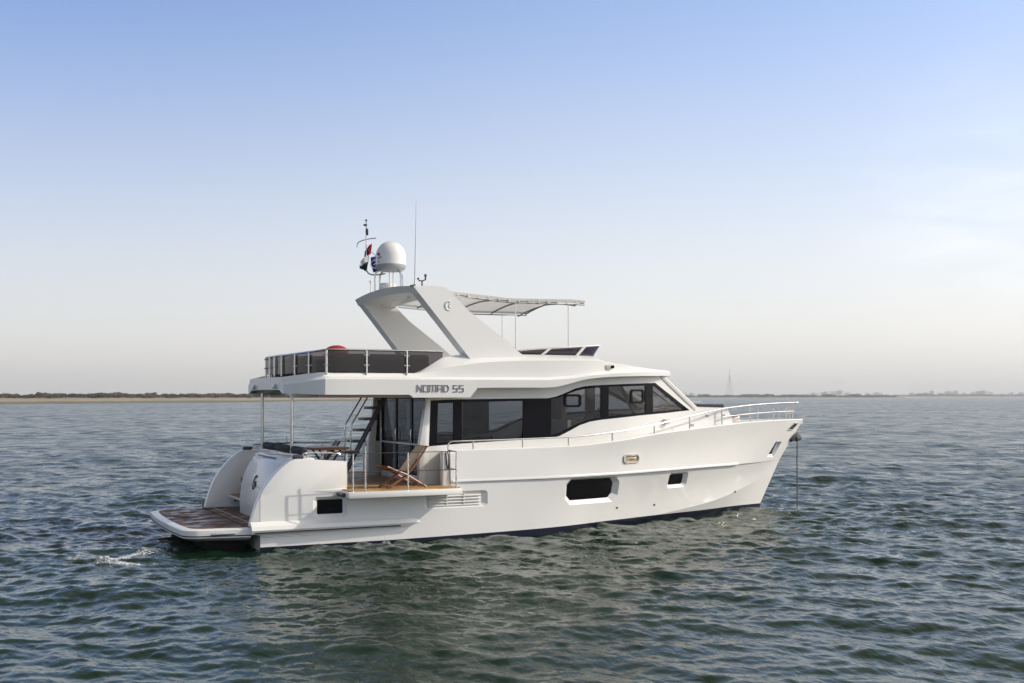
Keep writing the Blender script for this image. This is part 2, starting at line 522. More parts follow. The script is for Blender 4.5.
def sea_height(x, y, d=None):
    x = np.asarray(x, np.float32); y = np.asarray(y, np.float32)
    if d is None: d = np.full_like(x, 0.03)
    z = np.zeros_like(x)
    # slow patches where the chop is stronger or weaker
    gust = 1.0 + 0.26 * np.sin(x * 0.13 + 0.7 * np.sin(y * 0.09)) + 0.26 * np.sin(y * 0.17 - x * 0.05 + 1.3)
    for kx, ky, a, ph, lam in WAVES:
        att = np.clip((lam / np.maximum(d, 1e-3) - 1.6) / 1.4, 0, 1)
        if not att.any(): continue
        p = kx * x + ky * y + ph
        s = np.sin(p)
        z += (a * att) * (s - 0.24 * np.cos(2 * p))
    return z * gust * 0.95 - 0.01

def build_sea():
    ang_in = np.linspace(-33, 33, 1000)
    ang = np.concatenate([np.linspace(-180, -60, 16)[:-1], np.linspace(-60, -33, 40)[:-1], ang_in, np.linspace(33, 60, 40)[1:], np.linspace(60, 180, 16)[1:-1]])
    r = [0.5, 2, 4, 6, 8]
    q = 9.5
    while q < 9000:
        r.append(q)
        q += max(0.03, q * 0.0034, q * q * 0.00012 if q < 400 else q * 0.05)
    r = np.array(r)
    na, nr = len(ang), len(r)
    A = np.radians(ang)[None, :]; Rr = r[:, None]
    X = (CAM.x + Rr * (np.sin(A) * RGT.x + np.cos(A) * FWD.x)).astype(np.float32)
    Y = (CAM.y + Rr * (np.sin(A) * RGT.y + np.cos(A) * FWD.y)).astype(np.float32)
    dr = np.gradient(r)[:, None]
    da = np.gradient(np.radians(ang))[None, :]
    D = np.maximum(dr, Rr * np.abs(da)).astype(np.float32)
    D = np.maximum(dr, np.minimum(Rr * np.abs(da), 1e9)).astype(np.float32)
    Z = sea_height(X.ravel(), Y.ravel(), D.ravel()).reshape(X.shape)
    co = np.stack([X, Y, Z], -1).reshape(-1, 3)
    i = np.arange(nr - 1)[:, None] * na; k = np.arange(na)[None, :]; k2 = (k + 1) % na
    quads = np.stack([i + k, i + na + k, i + na + k2, i + k2], -1).reshape(-1, 4)
    # middle cap
    cap = np.arange(na)
    me = bpy.data.meshes.new('sea')
    nv = len(co)
    me.vertices.add(nv)
    me.vertices.foreach_set('co', co.ravel().astype(np.float32))
    nf = len(quads)
    me.loops.add(nf * 4 + na)
    me.polygons.add(nf + 1)
    me.loops.foreach_set('vertex_index', np.concatenate([quads.ravel()[::1], cap]).astype(np.int32))
    me.polygons.foreach_set('loop_start', np.concatenate([np.arange(nf) * 4, [nf * 4]]).astype(np.int32))
    me.update(calc_edges=True)
    me.shade_smooth()
    tot = sum((a * math.hypot(kx, ky)) ** 2 for kx, ky, a, ph, lam in WAVES)
    lost = np.zeros(nv, np.float32); df = D.ravel()
    for kx, ky, a, ph, lam in WAVES:
        att = np.clip((lam / np.maximum(df, 1e-3) - 1.6) / 1.4, 0, 1)
        lost += (a * math.hypot(kx, ky)) ** 2 * (1 - att ** 2) / tot
    at = me.attributes.new('unresolved', 'FLOAT', 'POINT')
    at.data.foreach_set('value', np.sqrt(np.clip(lost, 0, 1)))
    o = bpy.data.objects.new('sea', me)
    COL.objects.link(o)
    o['kind'] = 'structure'
    m = bpy.data.materials.new('sea_water'); m.use_nodes = True
    nt = m.node_tree; b = nt.nodes['Principled BSDF']
    b.inputs['Base Color'].default_value = (0.0036, 0.0205, 0.0092, 1)
    b.inputs['Roughness'].default_value = 0.06
    b.inputs['IOR'].default_value = 1.333
    geo = nt.nodes.new('ShaderNodeNewGeometry')
    # fine ripples, stretched across the wind
    mp = nt.nodes.new('ShaderNodeMapping')
    mp.inputs['Rotation'].default_value = (0, 0, R(-40)); mp.inputs['Scale'].default_value = (1.5, 0.75, 1)
    nt.links.new(geo.outputs['Position'], mp.inputs[0])
    def nz(scale, det, dist):
        n = nt.nodes.new('ShaderNodeTexNoise'); n.inputs['Scale'].default_value = scale
        n.inputs['Detail'].default_value = det; n.inputs['Distortion'].default_value = dist
        nt.links.new(mp.outputs[0], n.inputs['Vector']); return n
    n1 = nz(1.1, 4, 0.4); n2 = nz(6.5, 5, 0.3)
    atn = nt.nodes.new('ShaderNodeAttribute'); atn.attribute_name = 'unresolved'
    b1 = nt.nodes.new('ShaderNodeBump'); b1.inputs['Distance'].default_value = 0.55
    sm = nt.nodes.new('ShaderNodeMath'); sm.operation = 'MULTIPLY_ADD'; sm.inputs[1].default_value = 0.55; sm.inputs[2].default_value = 0.07
    ra = nt.nodes.new('ShaderNodeMath'); ra.operation = 'MULTIPLY_ADD'; ra.inputs[1].default_value = 0.30; ra.inputs[2].default_value = 0.05
    # cat's-paws: patches of rougher and smoother water, in two sizes
    def patch(scale, lo, hi):
        n = nt.nodes.new('ShaderNodeTexNoise'); n.inputs['Scale'].default_value = scale; n.inputs['Detail'].default_value = 3
        nt.links.new(geo.outputs['Position'], n.inputs['Vector'])
        r_ = nt.nodes.new('ShaderNodeMapRange'); r_.inputs['From Min'].default_value = 0.36; r_.inputs['From Max'].default_value = 0.64
        r_.inputs['To Min'].default_value = lo; r_.inputs['To Max'].default_value = hi
        nt.links.new(n.outputs[0], r_.inputs['Value']); return r_
    p1 = patch(0.45, 0.15, 1.0); p2 = patch(0.05, 0.75, 1.15)
    pm = nt.nodes.new('ShaderNodeMath'); pm.operation = 'MULTIPLY'
    nt.links.new(p1.outputs[0], pm.inputs[0]); nt.links.new(p2.outputs[0], pm.inputs[1])
    pf = nt.nodes.new('ShaderNodeMath'); pf.operation = 'MULTIPLY'
    nt.links.new(pm.outputs[0], pf.inputs[0]); nt.links.new(atn.outputs['Fac'], pf.inputs[1])
    nt.links.new(pf.outputs[0], ra.inputs[0]); nt.links.new(ra.outputs[0], b.inputs['Roughness'])
    nt.links.new(atn.outputs['Fac'], sm.inputs[0]); nt.links.new(sm.outputs[0], b1.inputs['Strength'])
    b.inputs['Specular Tint'].default_value = (0.95, 1.0, 0.72, 1)
    b2 = nt.nodes.new('ShaderNodeBump'); b2.inputs['Distance'].default_value = 0.05; b2.inputs['Strength'].default_value = 0.30
    nt.links.new(n1.outputs[0], b1.inputs['Height']); nt.links.new(n2.outputs[0], b2.inputs['Height'])
    nt.links.new(b1.outputs[0], b2.inputs['Normal']); nt.links.new(b2.outputs[0], b.inputs['Normal'])
    me.materials.append(m)
    return o
build_sea()

# ------------------------------------------------------------------ shore, scrub, far land
def land_mat():
    m = bpy.data.materials.new('sandy_shore'); m.use_nodes = True
    nt = m.node_tree; b = nt.nodes['Principled BSDF']; b.inputs['Roughness'].default_value = 0.9
    geo = nt.nodes.new('ShaderNodeNewGeometry'); sep = nt.nodes.new('ShaderNodeSeparateXYZ')
    nt.links.new(geo.outputs['Position'], sep.inputs[0])
    n = nt.nodes.new('ShaderNodeTexNoise'); n.inputs['Scale'].default_value = 0.035; n.inputs['Detail'].default_value = 6
    nt.links.new(geo.outputs['Position'], n.inputs['Vector'])
    ad = nt.nodes.new('ShaderNodeMath'); ad.operation = 'MULTIPLY_ADD'; ad.inputs[1].default_value = 0.7
    nt.links.new(n.outputs[0], ad.inputs[0]); nt.links.new(sep.outputs['Z'], ad.inputs[2])
    mr = nt.nodes.new('ShaderNodeMapRange'); mr.inputs['From Min'].default_value = 0.2; mr.inputs['From Max'].default_value = 3.2
    nt.links.new(ad.outputs[0], mr.inputs['Value'])
    rp = nt.nodes.new('ShaderNodeValToRGB'); e = rp.color_ramp.elements
    e[0].position = 0.0; e[0].color = (0.11, 0.105, 0.05, 1)
    e[1].position = 1.0; e[1].color = (0.15, 0.11, 0.06, 1)
    for p, c in ((0.27, (0.16, 0.145, 0.07)), (0.40, (0.36, 0.29, 0.21)), (0.55, (0.30, 0.235, 0.17)), (0.75, (0.24, 0.18, 0.12))):
        q = e.new(p); q.color = c + (1,)
    nt.links.new(mr.outputs[0], rp.inputs[0]); nt.links.new(rp.outputs[0], b.inputs['Base Color'])
    return m
LANDM = land_mat()

def shore_dist(px):
    return lerp([(-500, 300), (0, 414), (250, 560), (400, 800), (560, 1500), (680, 2150), (900, 2300), (960, 2500)], px)

def build_land():
    rows = []
    prof = [(-6, -0.6), (0, 0.0), (5, 0.25), (22, 0.5), (55, 1.0), (110, 1.7), (170, 2.3), (260, 2.6), (600, 2.9), (1500, 3.0)]
    for px in np.arange(-520, 905, 8):
        d0 = shore_dist(px)
        d0 += 6 * math.sin(px * 0.05) + 4 * math.sin(px * 0.13 + 1)
        sc = d0 / 500 * (1 if px < 500 else 0.4)
        row = []
        for d, z in prof:
            tail = min(1, max(0, (905 - px) / 60))
            p = place(px, d0 + d * sc, 0)
            row.append((p.x, p.y, -0.6 + (z + 0.6) * (0.35 + 0.65 * tail) + (0.15 * math.sin(px * 0.31 + d) if d > 10 else 0)))
        rows.append(row)
    o = MB().grid(rows).build('shore', LANDM)
    o['kind'] = 'structure'
    # far, low land under the city
    rows = []
    for px in np.arange(560, 1500, 20):
        row = []
        for d, z in ((0, -0.6), (30, 0.6), (200, 2.0), (1600, 3.0)):
            p = place(px, 3750 + d); row.append((p.x, p.y, z))
        rows.append(row)
    o = MB().grid(rows).build('far_shore', LANDM); o['kind'] = 'structure'
build_land()

leafm = [mat('scrub_leaves', (0.105, 0.092, 0.045), 0.7, noise=0.35, nscale=0.5),
         mat('scrub_dark_leaves', (0.060, 0.062, 0.032), 0.7, noise=0.35, nscale=0.5)]
def bush_mesh(seed, w, h):
    g = random.Random(seed)
    b = MB()
    lobes = [(g.uniform(-.5, .5) * w, g.uniform(-.35, .35) * w, g.uniform(.35, .62) * h, g.uniform(.22, .36) * w, g.uniform(.28, .42) * h) for _ in range(7)]
    for cx, cy, cz, rx, rz in lobes:
        for _ in range(120):
            q = Vector((g.gauss(0, 1), g.gauss(0, 1), g.gauss(0, 1))).normalized()
            rr = g.uniform(.6, 1.05)
            p = Vector((cx + q.x * rx * rr, cy + q.y * rx * rr, max(0.05, cz + q.z * rz * rr)))
            a = Vector((g.gauss(0, 1), g.gauss(0, 1), g.gauss(0, 1))).normalized() * g.uniform(.22, .5)
            c = a.cross(Vector((g.gauss(0, 1), g.gauss(0, 1), g.gauss(0, 1)))).normalized() * g.uniform(.2, .42)
            b.add([p - a, p + c, p + a, p - c], [(0, 1, 2, 3)])
    for _ in range(5):
        b.tube([(g.uniform(-.2, .2) * w, g.uniform(-.2, .2) * w, -.3), (g.uniform(-.3, .3) * w, g.uniform(-.2, .2) * w, h * .5)], [.12, .05], 5)
    return b
BUSH = []
for i in range(6):
    o = bush_mesh(40 + i, rnd.uniform(4.5, 7.5), rnd.uniform(2.6, 3.8)).build('scrub_bush', leafm[i % 2], None, recalc=False)
    BUSH.append(o)
def put_bush(o, p, sc, group, label, first):
    c = o if first else o.copy()
    if not first: COL.objects.link(c)
    c.location = p; c.rotation_euler = (0, 0, rnd.uniform(0, 6.28)); c.scale = sc
    tag(c, label, 'bush', group)
used = set()
px = -90.0
while px < 660:
    d = shore_dist(px) * 1.0 + (150 + rnd.uniform(-15, 40)) * shore_dist(px) / 500
    o = BUSH[rnd.randrange(6)]
    s = rnd.uniform(.5, 1.0) * (1.3 if rnd.random() < .12 else 1) * min(1.6, (d / 620) ** 0.55)
    put_bush(o, place(px, d, 2.15), (s * rnd.uniform(1, 1.4), s * 1.2, s * rnd.uniform(.85, 1.1)), 'scrub bushes in the row along the sandy shore',
             'low olive green scrub bush in the long row behind the sandy shore', o.name not in used)
    used.add(o.name)
    px += rnd.uniform(2.8, 6.4) * 620 / d * (0.9 if px < 420 else 2.2)
px = 668.0
while px < 895:
    d = shore_dist(px) + rnd.uniform(40, 160)
    o = BUSH[rnd.randrange(6)]
    s = rnd.uniform(1.1, 1.9)
    put_bush(o, place(px, d, 1.0), (s * 2.2, s * 2, s * rnd.uniform(.7, 1.25)), 'mangroves on the far low shore beyond the bow',
             'dark low mangrove clump on the far thin shoreline beyond the bow', False)
    px += rnd.uniform(2.5, 6.5)

px = 896.0
while px < 1045:
    d = 3900 + rnd.uniform(0, 300)
    o = BUSH[rnd.randrange(6)]
    s = rnd.uniform(2.2, 4.2)
    put_bush(o, place(px, d, 1.0), (s * 2.4, s * 2, s * rnd.uniform(.6, 1.1)), 'trees on the hazy shore at the far right',
             'pale hazy tree clump on the faint shore at the far right', False)
    px += rnd.uniform(2.5, 7)

# lattice mast beyond the bow
def lattice():
    p = place(729.5, 2600, 0)
    t = thing('lattice_mast', p, 'tall pale lattice mast standing alone on the far shore beyond the bow', 'mast')
    b = MB(); h = 66.0
    lv = [0, 9, 17, 25, 32, 38, 44, 49]
    wd = lambda z: 6.5 * (1 - z / 52) ** 1.1 + 0.7
    cs = [(-1, -1), (1, -1), (1, 1), (-1, 1)]
    for i in range(len(lv) - 1):
        z0, z1 = lv[i], lv[i + 1]; a, c = wd(z0), wd(z1)
        for j in range(4):
            s0, s1 = cs[j], cs[(j + 1) % 4]
            P = lambda s, w, z: p + Vector((s[0] * w, s[1] * w, z))
            b.tube([P(s0, a, z0), P(s0, c, z1)], .14, 5)
            b.tube([P(s0, a, z0), P(s1, c, z1)], .075, 4); b.tube([P(s1, a, z0), P(s0, c, z1)], .075, 4)
            b.tube([P(s0, c, z1), P(s1, c, z1)], .075, 4)
    b.build('frame', M['grey'], t)
    MB().tube([p + Vector((0, 0, 47)), p + Vector((0, 0, h))], [.5, .22], 6).build('antenna_spike', M['grey'], t)
    MB().lathe([(.3, 0), (1.6, .3), (1.6, .9), (.3, 1.2)], p + Vector((0, 0, 48.5)), 10).build('platform', M['grey'], t)
lattice()

# hazy buildings on the skyline
bwall = [mat('pale_render_wall', (0.40, 0.41, 0.43), 0.8, noise=0.1, nscale=.1), mat('tan_render_wall', (0.33, 0.33, 0.34), 0.8, noise=0.1, nscale=.1)]
bwin = mat('distant_window_glass', (0.06, 0.07, 0.08), 0.2, noise=.2, nscale=.2)
def far_building(px, d, w, h, steps, i):
    p = place(px, d, 0)
    t = thing('distant_building', p, 'small hazy block of the distant city skyline behind the right hand water', 'building', 'hazy buildings on the distant skyline')
    a = rnd.uniform(0, 1.5); rot = Matrix.Rotation(a, 3, 'Z')
    b = MB(); b.box(p + Vector((0, 0, h / 2)), (w, w * .7, h), rot)
    b.box(p + rot @ Vector((w * .15, 0, h + 1.4)), (w * .4, w * .35, 2.8), rot)
    if steps: b.box(p + rot @ Vector((w * .6, 0, h * .3)), (w * .6, w * .6, h * .6), rot)
    b.build('wall', bwall[i % 2], t)
    g = MB()
    for k in range(int(h / 3.6) - 1):
        z = 3.2 + k * 3.6
        for sy in (-1, 1): g.box(p + rot @ Vector((0, sy * (w * .35 + .05), z)), (w * .88, .3, 1.3), rot)
    g.build('window_band', bwin, t)
sky = [(797, 12, 5), (806, 16, 8), (815, 20, 14), (826, 26, 18), (833, 34, 20), (840, 22, 25), (848, 14, 14), (858, 12, 10), (868, 14, 12), (878, 20, 14), (887, 14, 8),
       (912, 14, 12), (926, 18, 17), (932, 12, 24), (940, 20, 13), (949, 24, 22), (956, 16, 24), (964, 12, 12), (975, 18, 18), (983, 30, 22), (991, 18, 14), (1003, 14, 10), (1012, 18, 14), (1021, 22, 15), (668, 22, 22), (676, 16, 26), (684, 14, 16), (692, 16, 12)]
for i, (px, w, h) in enumerate(sky):
    far_building(px, 4900 + rnd.uniform(0, 900), w * 1.8, h * .95 + 4, i % 3 == 0, i)

# ------------------------------------------------------------------ haze
def haze():
    b = MB(); n = 24
    r0 = 7200
    ring = [(CAM.x + r0 * math.cos(2 * math.pi * k / n), CAM.y + r0 * math.sin(2 * math.pi * k / n)) for k in range(n)]
    ext = 9600
    b.box((CAM.x, CAM.y, 45.5), (2 * ext, 2 * ext, 94))
    o = b.build('haze', [], None)
    m = bpy.data.materials.new('haze_air'); m.use_nodes = True
    nt = m.node_tree; nt.nodes.remove(nt.nodes['Principled BSDF'])
    v = nt.nodes.new('ShaderNodeVolumePrincipled')
    v.inputs['Color'].default_value = (0.98, 0.98, 0.985, 1)
    v.inputs['Density'].default_value = 0.00017
    v.inputs['Anisotropy'].default_value = 0.1
    nt.links.new(v.outputs[0], nt.nodes['Material Output'].inputs['Volume'])
    o.data.materials.append(m)
    o['kind'] = 'stuff'
haze()
# ================================================================== THE YACHT
Y = thing('motor_yacht', (7, 0, 0), 'white two deck motor yacht with tinted cabin windows and raked arch, lying at anchor', 'yacht')

# ---- hull lines (x forward, starboard is -y, z up from the waterline)
Bs = smooth_tab([(-.2, 2.40), (4.1, 2.46), (7.05, 2.42), (8.45, 2.30), (9.63, 2.05), (11.1, 1.57), (12.55, 1.05), (13.85, .62), (15.0, .27), (15.91, 0.0)])
Ws = smooth_tab([(-.2, 1.88), (4.1, 1.885), (7.05, 1.915), (8.45, 2.01), (9.63, 2.14), (11.1, 2.235), (12.55, 2.315), (13.85, 2.37), (15.0, 2.395), (15.91, 2.40)])
Bk = smooth_tab([(-.2, 2.38), (1.8, 2.42), (4.1, 2.46), (6.5, 2.44), (8.0, 2.28), (9.65, 1.87), (11.5, 1.24), (13.0, .70), (14.2, .27), (15.08, 0)])
def Wk(u): return lerp([(-.2, .46), (-.15, .55), (-.01, .98), (.06, 1.09), (4.08, 1.09), (4.12, 1.22), (6.5, 1.22), (8.0, 1.23), (9.65, 1.245), (11.5, 1.253), (13.0, 1.25), (14.2, 1.26), (15.08, 1.30)], u)
Bc = smooth_tab([(-.2, 2.38), (1.8, 2.43), (4.0, 2.48), (6.0, 2.42), (6.8, 2.33), (8.0, 2.02), (9.4, 1.60), (10.1, 1.40), (10.8, 1.19), (11.7, .93), (12.6, .65), (13.4, .38), (14.05, .19), (14.6, .075), (15.02, 0)])
Wc = smooth_tab([(-.2, -.10), (6.5, -.06), (8.0, .01), (9.4, .085), (10.1, .135), (10.8, .19), (11.7, .27), (12.6, .39), (13.4, .56), (14.05, .74), (14.6, .96), (15.02, 1.21)])
Bq = smooth_tab([(-.2, 2.1), (6.5, 2.0), (9, 1.3), (11.5, .55), (13.0, .16), (13.95, 0)])
UA = 0.03
LOW_T = 15.02
def low_pt(t, s):
    """lower hull, s: 0 deep, 1 chine, 2 knuckle"""
    uq = UA + t * (13.95 - UA); uc = UA + t * (15.02 - UA); uk = UA + t * (15.08 - UA)
    q = Vector((uq, -Bq(uq), -.7)); c = Vector((uc, -Bc(uc), Wc(uc))); k = Vector((uk, -Bk(uk), Wk(uk)))
    if s <= 1: return q.lerp(c, s)
    f = s - 1
    p = c.lerp(k, f)
    p.y += 0.045 * math.sin(math.pi * f) * min(1, max(0, (p.x - 6) / 4)) * (1 if t < .8 else max(0, (1 - t) / .2))
    return p
KN_OUT = 0.035
def up_pt(t, s):
    uk = 4.1 + t * (15.08 - 4.1); us = 4.1 + t * (15.91 - 4.1)
    k = Vector((uk, -(Bk(uk) + KN_OUT * min(1, (15.08 - uk) / 1.5)), Wk(max(uk, 4.13)) + 0.012)); q = Vector((us, -Bs(us), Ws(us)))
    p = k.lerp(q, s)
    p.y += 0.035 * math.sin(math.pi * s) * min(1, max(0, (us - 6) / 4)) * min(1, max(0, (15.5 - us) / 1.5))
    return p
def invert(fn, u, w, t, s, smin, smax):
    for _ in range(40):
        p = fn(t, s); e = 1e-4
        du = (fn(min(t + e, 1), s) - fn(t - e, s)) / (2 * e); ds = (fn(t, min(s + e, smax)) - fn(t, max(s - e, smin))) / (min(s + e, smax) - max(s - e, smin))
        A = np.array([[du.x, ds.x], [du.z, ds.z]]); r = np.array([u - p.x, w - p.z])
        st = np.linalg.lstsq(A, r, rcond=None)[0]
        t = min(max(t + st[0], 0.001), .999); s = min(max(s + st[1], smin), smax)
    return t, s
def on_low(u, w): t, s = invert(low_pt, u, w, (u + .17) / 15.2, 1.5, 1, 2); return low_pt(t, s)
def on_up(u, w): t, s = invert(up_pt, u, w, (u - 4.1) / 11.4, .5, 0, 1); return up_pt(t, s)
def to_low(u, w): return invert(low_pt, u, w, (u + .17) / 15.2, 1.5, 1, 2)
def to_up(u, w): return invert(up_pt, u, w, (u - 4.1) / 11.4, .5, 0, 1)

def octagon(u0, u1, w0, w1, c, k=1):
    return [(u0 + c, w0), (u1 - c, w0), (u1, w0 + c), (u1, w1 - c), (u1 - c, w1), (u0 + c, w1), (u0, w1 - c), (u0, w0 + c)]

# openings in the lower hull: (outer outline, inner outline, depth, kind)
low_open = [
    (octagon(6.96, 8.58, .58, 1.19, .15), octagon(7.05, 8.42, .68, 1.15, .11), .09, 'hull_window'),
    (octagon(10.32, 11.08, .78, 1.165, .06), octagon(10.41, 10.95, .86, 1.125, .03), .08, 'hull_window'),
    (octagon(1.10, 1.82, .57, 1.01, .06), octagon(1.20, 1.74, .65, .945, .02), .07, 'hull_window'),
    (octagon(3.50, 4.99, .665, 1.015, .05), octagon(3.57, 4.88, .71, .985, .04), .06, 'engine_vent'),
]
up_open = [
    ([(14.46, 1.40), (14.76, 1.39), (15.05, 1.80), (14.78, 1.81)], [(14.58, 1.47), (14.72, 1.465), (14.99, 1.785), (14.80, 1.795)], .07, 'hawse_hole'),
]
HULLM = M['gel']
def densify(poly, k=4):
    out = []
    for i in range(len(poly)):
        a = poly[i]; b = poly[(i + 1) % len(poly)]
        for j in range(k): out.append((a[0] + (b[0] - a[0]) * j / k, a[1] + (b[1] - a[1]) * j / k))
    return out
hb = MB()
SC = 15.0     # parameter t is stretched so that triangles keep their shape
def sheet(fn, opens, to, t0, t1, s0, s1, nt_, ns, mb):
    holes = [[(lambda q: (q[0] * SC, q[1]))(to(u, w)) for u, w in densify(o[0])] for o in opens]
    vs = []; es = []
    ts = sorted(set(list(np.linspace(t0, t1, nt_)) + ([x for x in ((-.15 - UA) / (15.08 - UA), (-.01 - UA) / (15.08 - UA), (.06 - UA) / (15.08 - UA), (4.08 - UA) / (15.08 - UA), (4.12 - UA) / (15.08 - UA))] if fn is low_pt else [])))
    ts = [x for x in ts if x >= 0]
    ss = np.linspace(s0, s1, ns)
    for i, t in enumerate(ts):
        for j, s in enumerate(ss):
            p = (t * SC, s)
            if any(inside(p, h) for h in holes): continue
            edge = i in (0, len(ts) - 1) or j in (0, ns - 1)
            if not edge and any(min((Vector(p) - Vector(q)).length for q in h) < .05 for h in holes): continue
            vs.append(Vector(p))
    for h in holes:
        b = len(vs)
        for q in h: vs.append(Vector(q))
        es += [(b + i, b + (i + 1) % len(h)) for i in range(len(h))]
    r = delaunay_2d_cdt(vs, es, [], 0, 1e-6)
    fs = []
    for f in r[2]:
        c = sum((r[0][i] for i in f), Vector((0, 0))) / len(f)
        if not any(inside(c, h) for h in holes): fs.append(tuple(f))
    mb.add([fn(min(max(v.x / SC, 0), 1), v.y) for v in r[0]], fs)
sheet(low_pt, low_open, to_low, 0, 1, 1, 2, 90, 9, hb)
rows = [[low_pt(t, s) for s in np.linspace(0, 1, 5)] for t in np.linspace(0, 1, 70)]
hb.grid(rows)
sheet(up_pt, up_open, to_up, 0, 1, 0, 1, 70, 8, hb)
# knuckle step
hb.grid([[low_pt(t, 2.0), up_pt(min(max((UA + t * (15.08 - UA) - 4.1) / 10.98, 0), 1), 0)] for t in np.linspace((4.13 - UA) / (15.08 - UA), 1, 60)])
# bulwark inside face, cap and forward end
def sheer_row(u, off, dz): 
    b = max(Bs(u) - off, 0.0); return Vector((u, -b, Ws(u) + dz))
us_ = np.linspace(4.1, 15.90, 60)
hb.grid([[sheer_row(u, 0, 0), sheer_row(u, .015, .02), sheer_row(u, .10, .02), sheer_row(u, .115, 0), sheer_row(u, .12, -.12)] for u in us_])
hb.add([(4.1, -2.46, 1.09), (4.1, -2.465, 1.885), (4.1, -2.34, 1.885), (4.1, -2.34, 1.09)], [(0, 1, 2, 3)])
# raised spray strip running to the bow on the knuckle
st = []
for u in np.linspace(4.15, 13.15, 60):
    b = Bk(u) + KN_OUT; k = min(1, max(.0, (13.15 - u) / .12 + .02)) * (0.25 + .75 * min(1, max(0, (u - 7) / 3)))
    st.append([Vector((u, -b + .01, Wk(u) - .012)), Vector((u, -b - .03 * k, Wk(u) + .0)), Vector((u, -b - .03 * k, Wk(u) + .03)), Vector((u, -b + .005, Wk(u) + .06))])
hb.grid(st)
hb.mirror()
# transom bulkhead below the platform is closed
hb.add([(UA, -2.38, .46), (UA, 2.38, .46), (UA, 2.34, -.1), (UA, 2.1, -.7), (UA, -2.1, -.7), (UA, -2.34, -.1)], [(0, 1, 2, 3, 4, 5)])
hull = hb.build('hull', HULLM, Y, angle=28, recalc=True)

# boot stripe: a band just outside the hull along the waterline
bs = MB(); rows = []
for t in np.linspace(0.0, 1.0, 110):
    row = []
    u0 = UA + t * 14.6
    top = lerp([(-.2, .05), (2.7, .055), (4.1, .075), (5.3, .09), (6.6, .11), (8.0, .13), (9.7, .135), (11.7, .12), (14.6, .12)], u0)
    def hull_at(w):
        best = None
        for s in np.linspace(0, 2, 60):
            p = low_pt(t, s)
            if best is None or abs(p.z - w) < abs(best.z - w): best = p
        return best
    for w in (-.45, -.3, -.2, -.13, -.08, -.05, -.02, .0, .01, top * .35, top * .7, top) if top > .03 else (-.45, -.3, -.2, -.13, -.08, -.05, -.03, -.015, .0, top * .35, top * .7, top):
        # exact crossing
        lo, hi = 0.0, 2.0
        for _ in range(30):
            mid = (lo + hi) / 2
            if low_pt(t, mid).z < w: lo = mid
            else: hi = mid
        p = low_pt(t, lo).copy(); p.y -= .010; p.x += .012 * t ** 20; row.append(p)
    q = row[-1].copy(); q.y += .016; row.append(q)
    rows.append(row)
bs.grid(rows).mirror().build('boot_stripe', M['navy'], Y)

def opening(outer, inner, depth, name, fn, side=1, glassm=None):
    """bevelled recess from outline in the hull to a pane set back by depth"""
    po = [fn(u, w) for u, w in densify(outer)]
    pi = [fn(u, w) + Vector((0, depth, 0)) for u, w in densify(inner)]
    n = len(po)
    b = MB(); b.add(po + pi, [(i, (i + 1) % n, n + (i + 1) % n, n + i) for i in range(n)])
    g = MB(); g.add([p + Vector((0, 0.004, 0)) for p in pi], [tuple(range(n))])
    if side < 0:
        for q in (b, g): q.v = [(x, -y, z) for x, y, z in q.v]
    f = b.build(name, M['gel'], Y, angle=20, recalc=False)
    return f, g
for side in (1, -1):
    for o_, i_, d_, nm in low_open:
        f, g = opening(o_, i_, d_, nm, on_low, side)
        if nm == 'hull_window':
            g.build('pane', M['port'], f)
        else:
            g.build('back_panel', M['gelin'], f)
            sl = MB()
            for k in range(4):
                w = .745 + k * .065
                a, c = on_low(3.62, w), on_low(4.84, w)
                for q in (a, c): q.y *= side
                sl.add([a + Vector((0, side * .055, .0)), c + Vector((0, side * .055, 0)), c + Vector((0, side * .012, -.022)), a + Vector((0, side * .012, -.022)),
                        a + Vector((0, side * .055, -.014)), c + Vector((0, side * .055, -.014)), c + Vector((0, side * .012, -.034)), a + Vector((0, side * .012, -.034))],
                       [(0, 1, 2, 3), (4, 5, 6, 7), (0, 1, 5, 4), (2, 3, 7, 6), (1, 2, 6, 5), (0, 3, 7, 4)])
            for uu in (4.03, 4.43):
                a = on_low(uu, .85); a.y = side * (a.y + .03)
                sl.box(a, (.02, .03, .25))
            sl.build('louvre', M['gel'], f)
    for o_, i_, d_, nm in up_open:
        f, g = opening(o_, i_, d_, nm, on_up, side)
        g.build('back_panel', M['rubber'], f)
        a = on_up(14.78, 1.62); a.y = side * (a.y + .02)
        MB().tube([a + Vector((-.06, 0, -.1)), a + Vector((.10, 0, .18))], .022, 8).build('roller', M['steel'], f)

def ring_plate(poly, fn, wd, thick, name, m, side=1, parent=Y):
    """flat raised bezel following the hull"""
    cu = sum(p[0] for p in poly) / len(poly); cw = sum(p[1] for p in poly) / len(poly)
    hs = max(p[1] for p in poly) - cw; us2 = max(p[0] for p in poly) - cu
    inn = [(cu + (u - cu) * (1 - wd / us2), cw + (w - cw) * (1 - wd / hs)) for u, w in poly]
    A = [fn(u, w) for u, w in poly]; B = [fn(u, w) for u, w in inn]
    n = len(A); b = MB()
    o = Vector((0, -thick, 0))
    b.add(A + [p + o for p in A] + [p + o for p in B] + B, [(k * n + i, k * n + (i + 1) % n, (k + 1) * n + (i + 1) % n, (k + 1) * n + i) for k in range(3) for i in range(n)])
    c = MB().add([p + Vector((0, -.004, 0)) for p in B], [tuple(range(n))])
    if side < 0:
        for q in (b, c): q.v = [(x, -y, z) for x, y, z in q.v]
    f = b.build(name, m, parent, recalc=False)
    return f, c
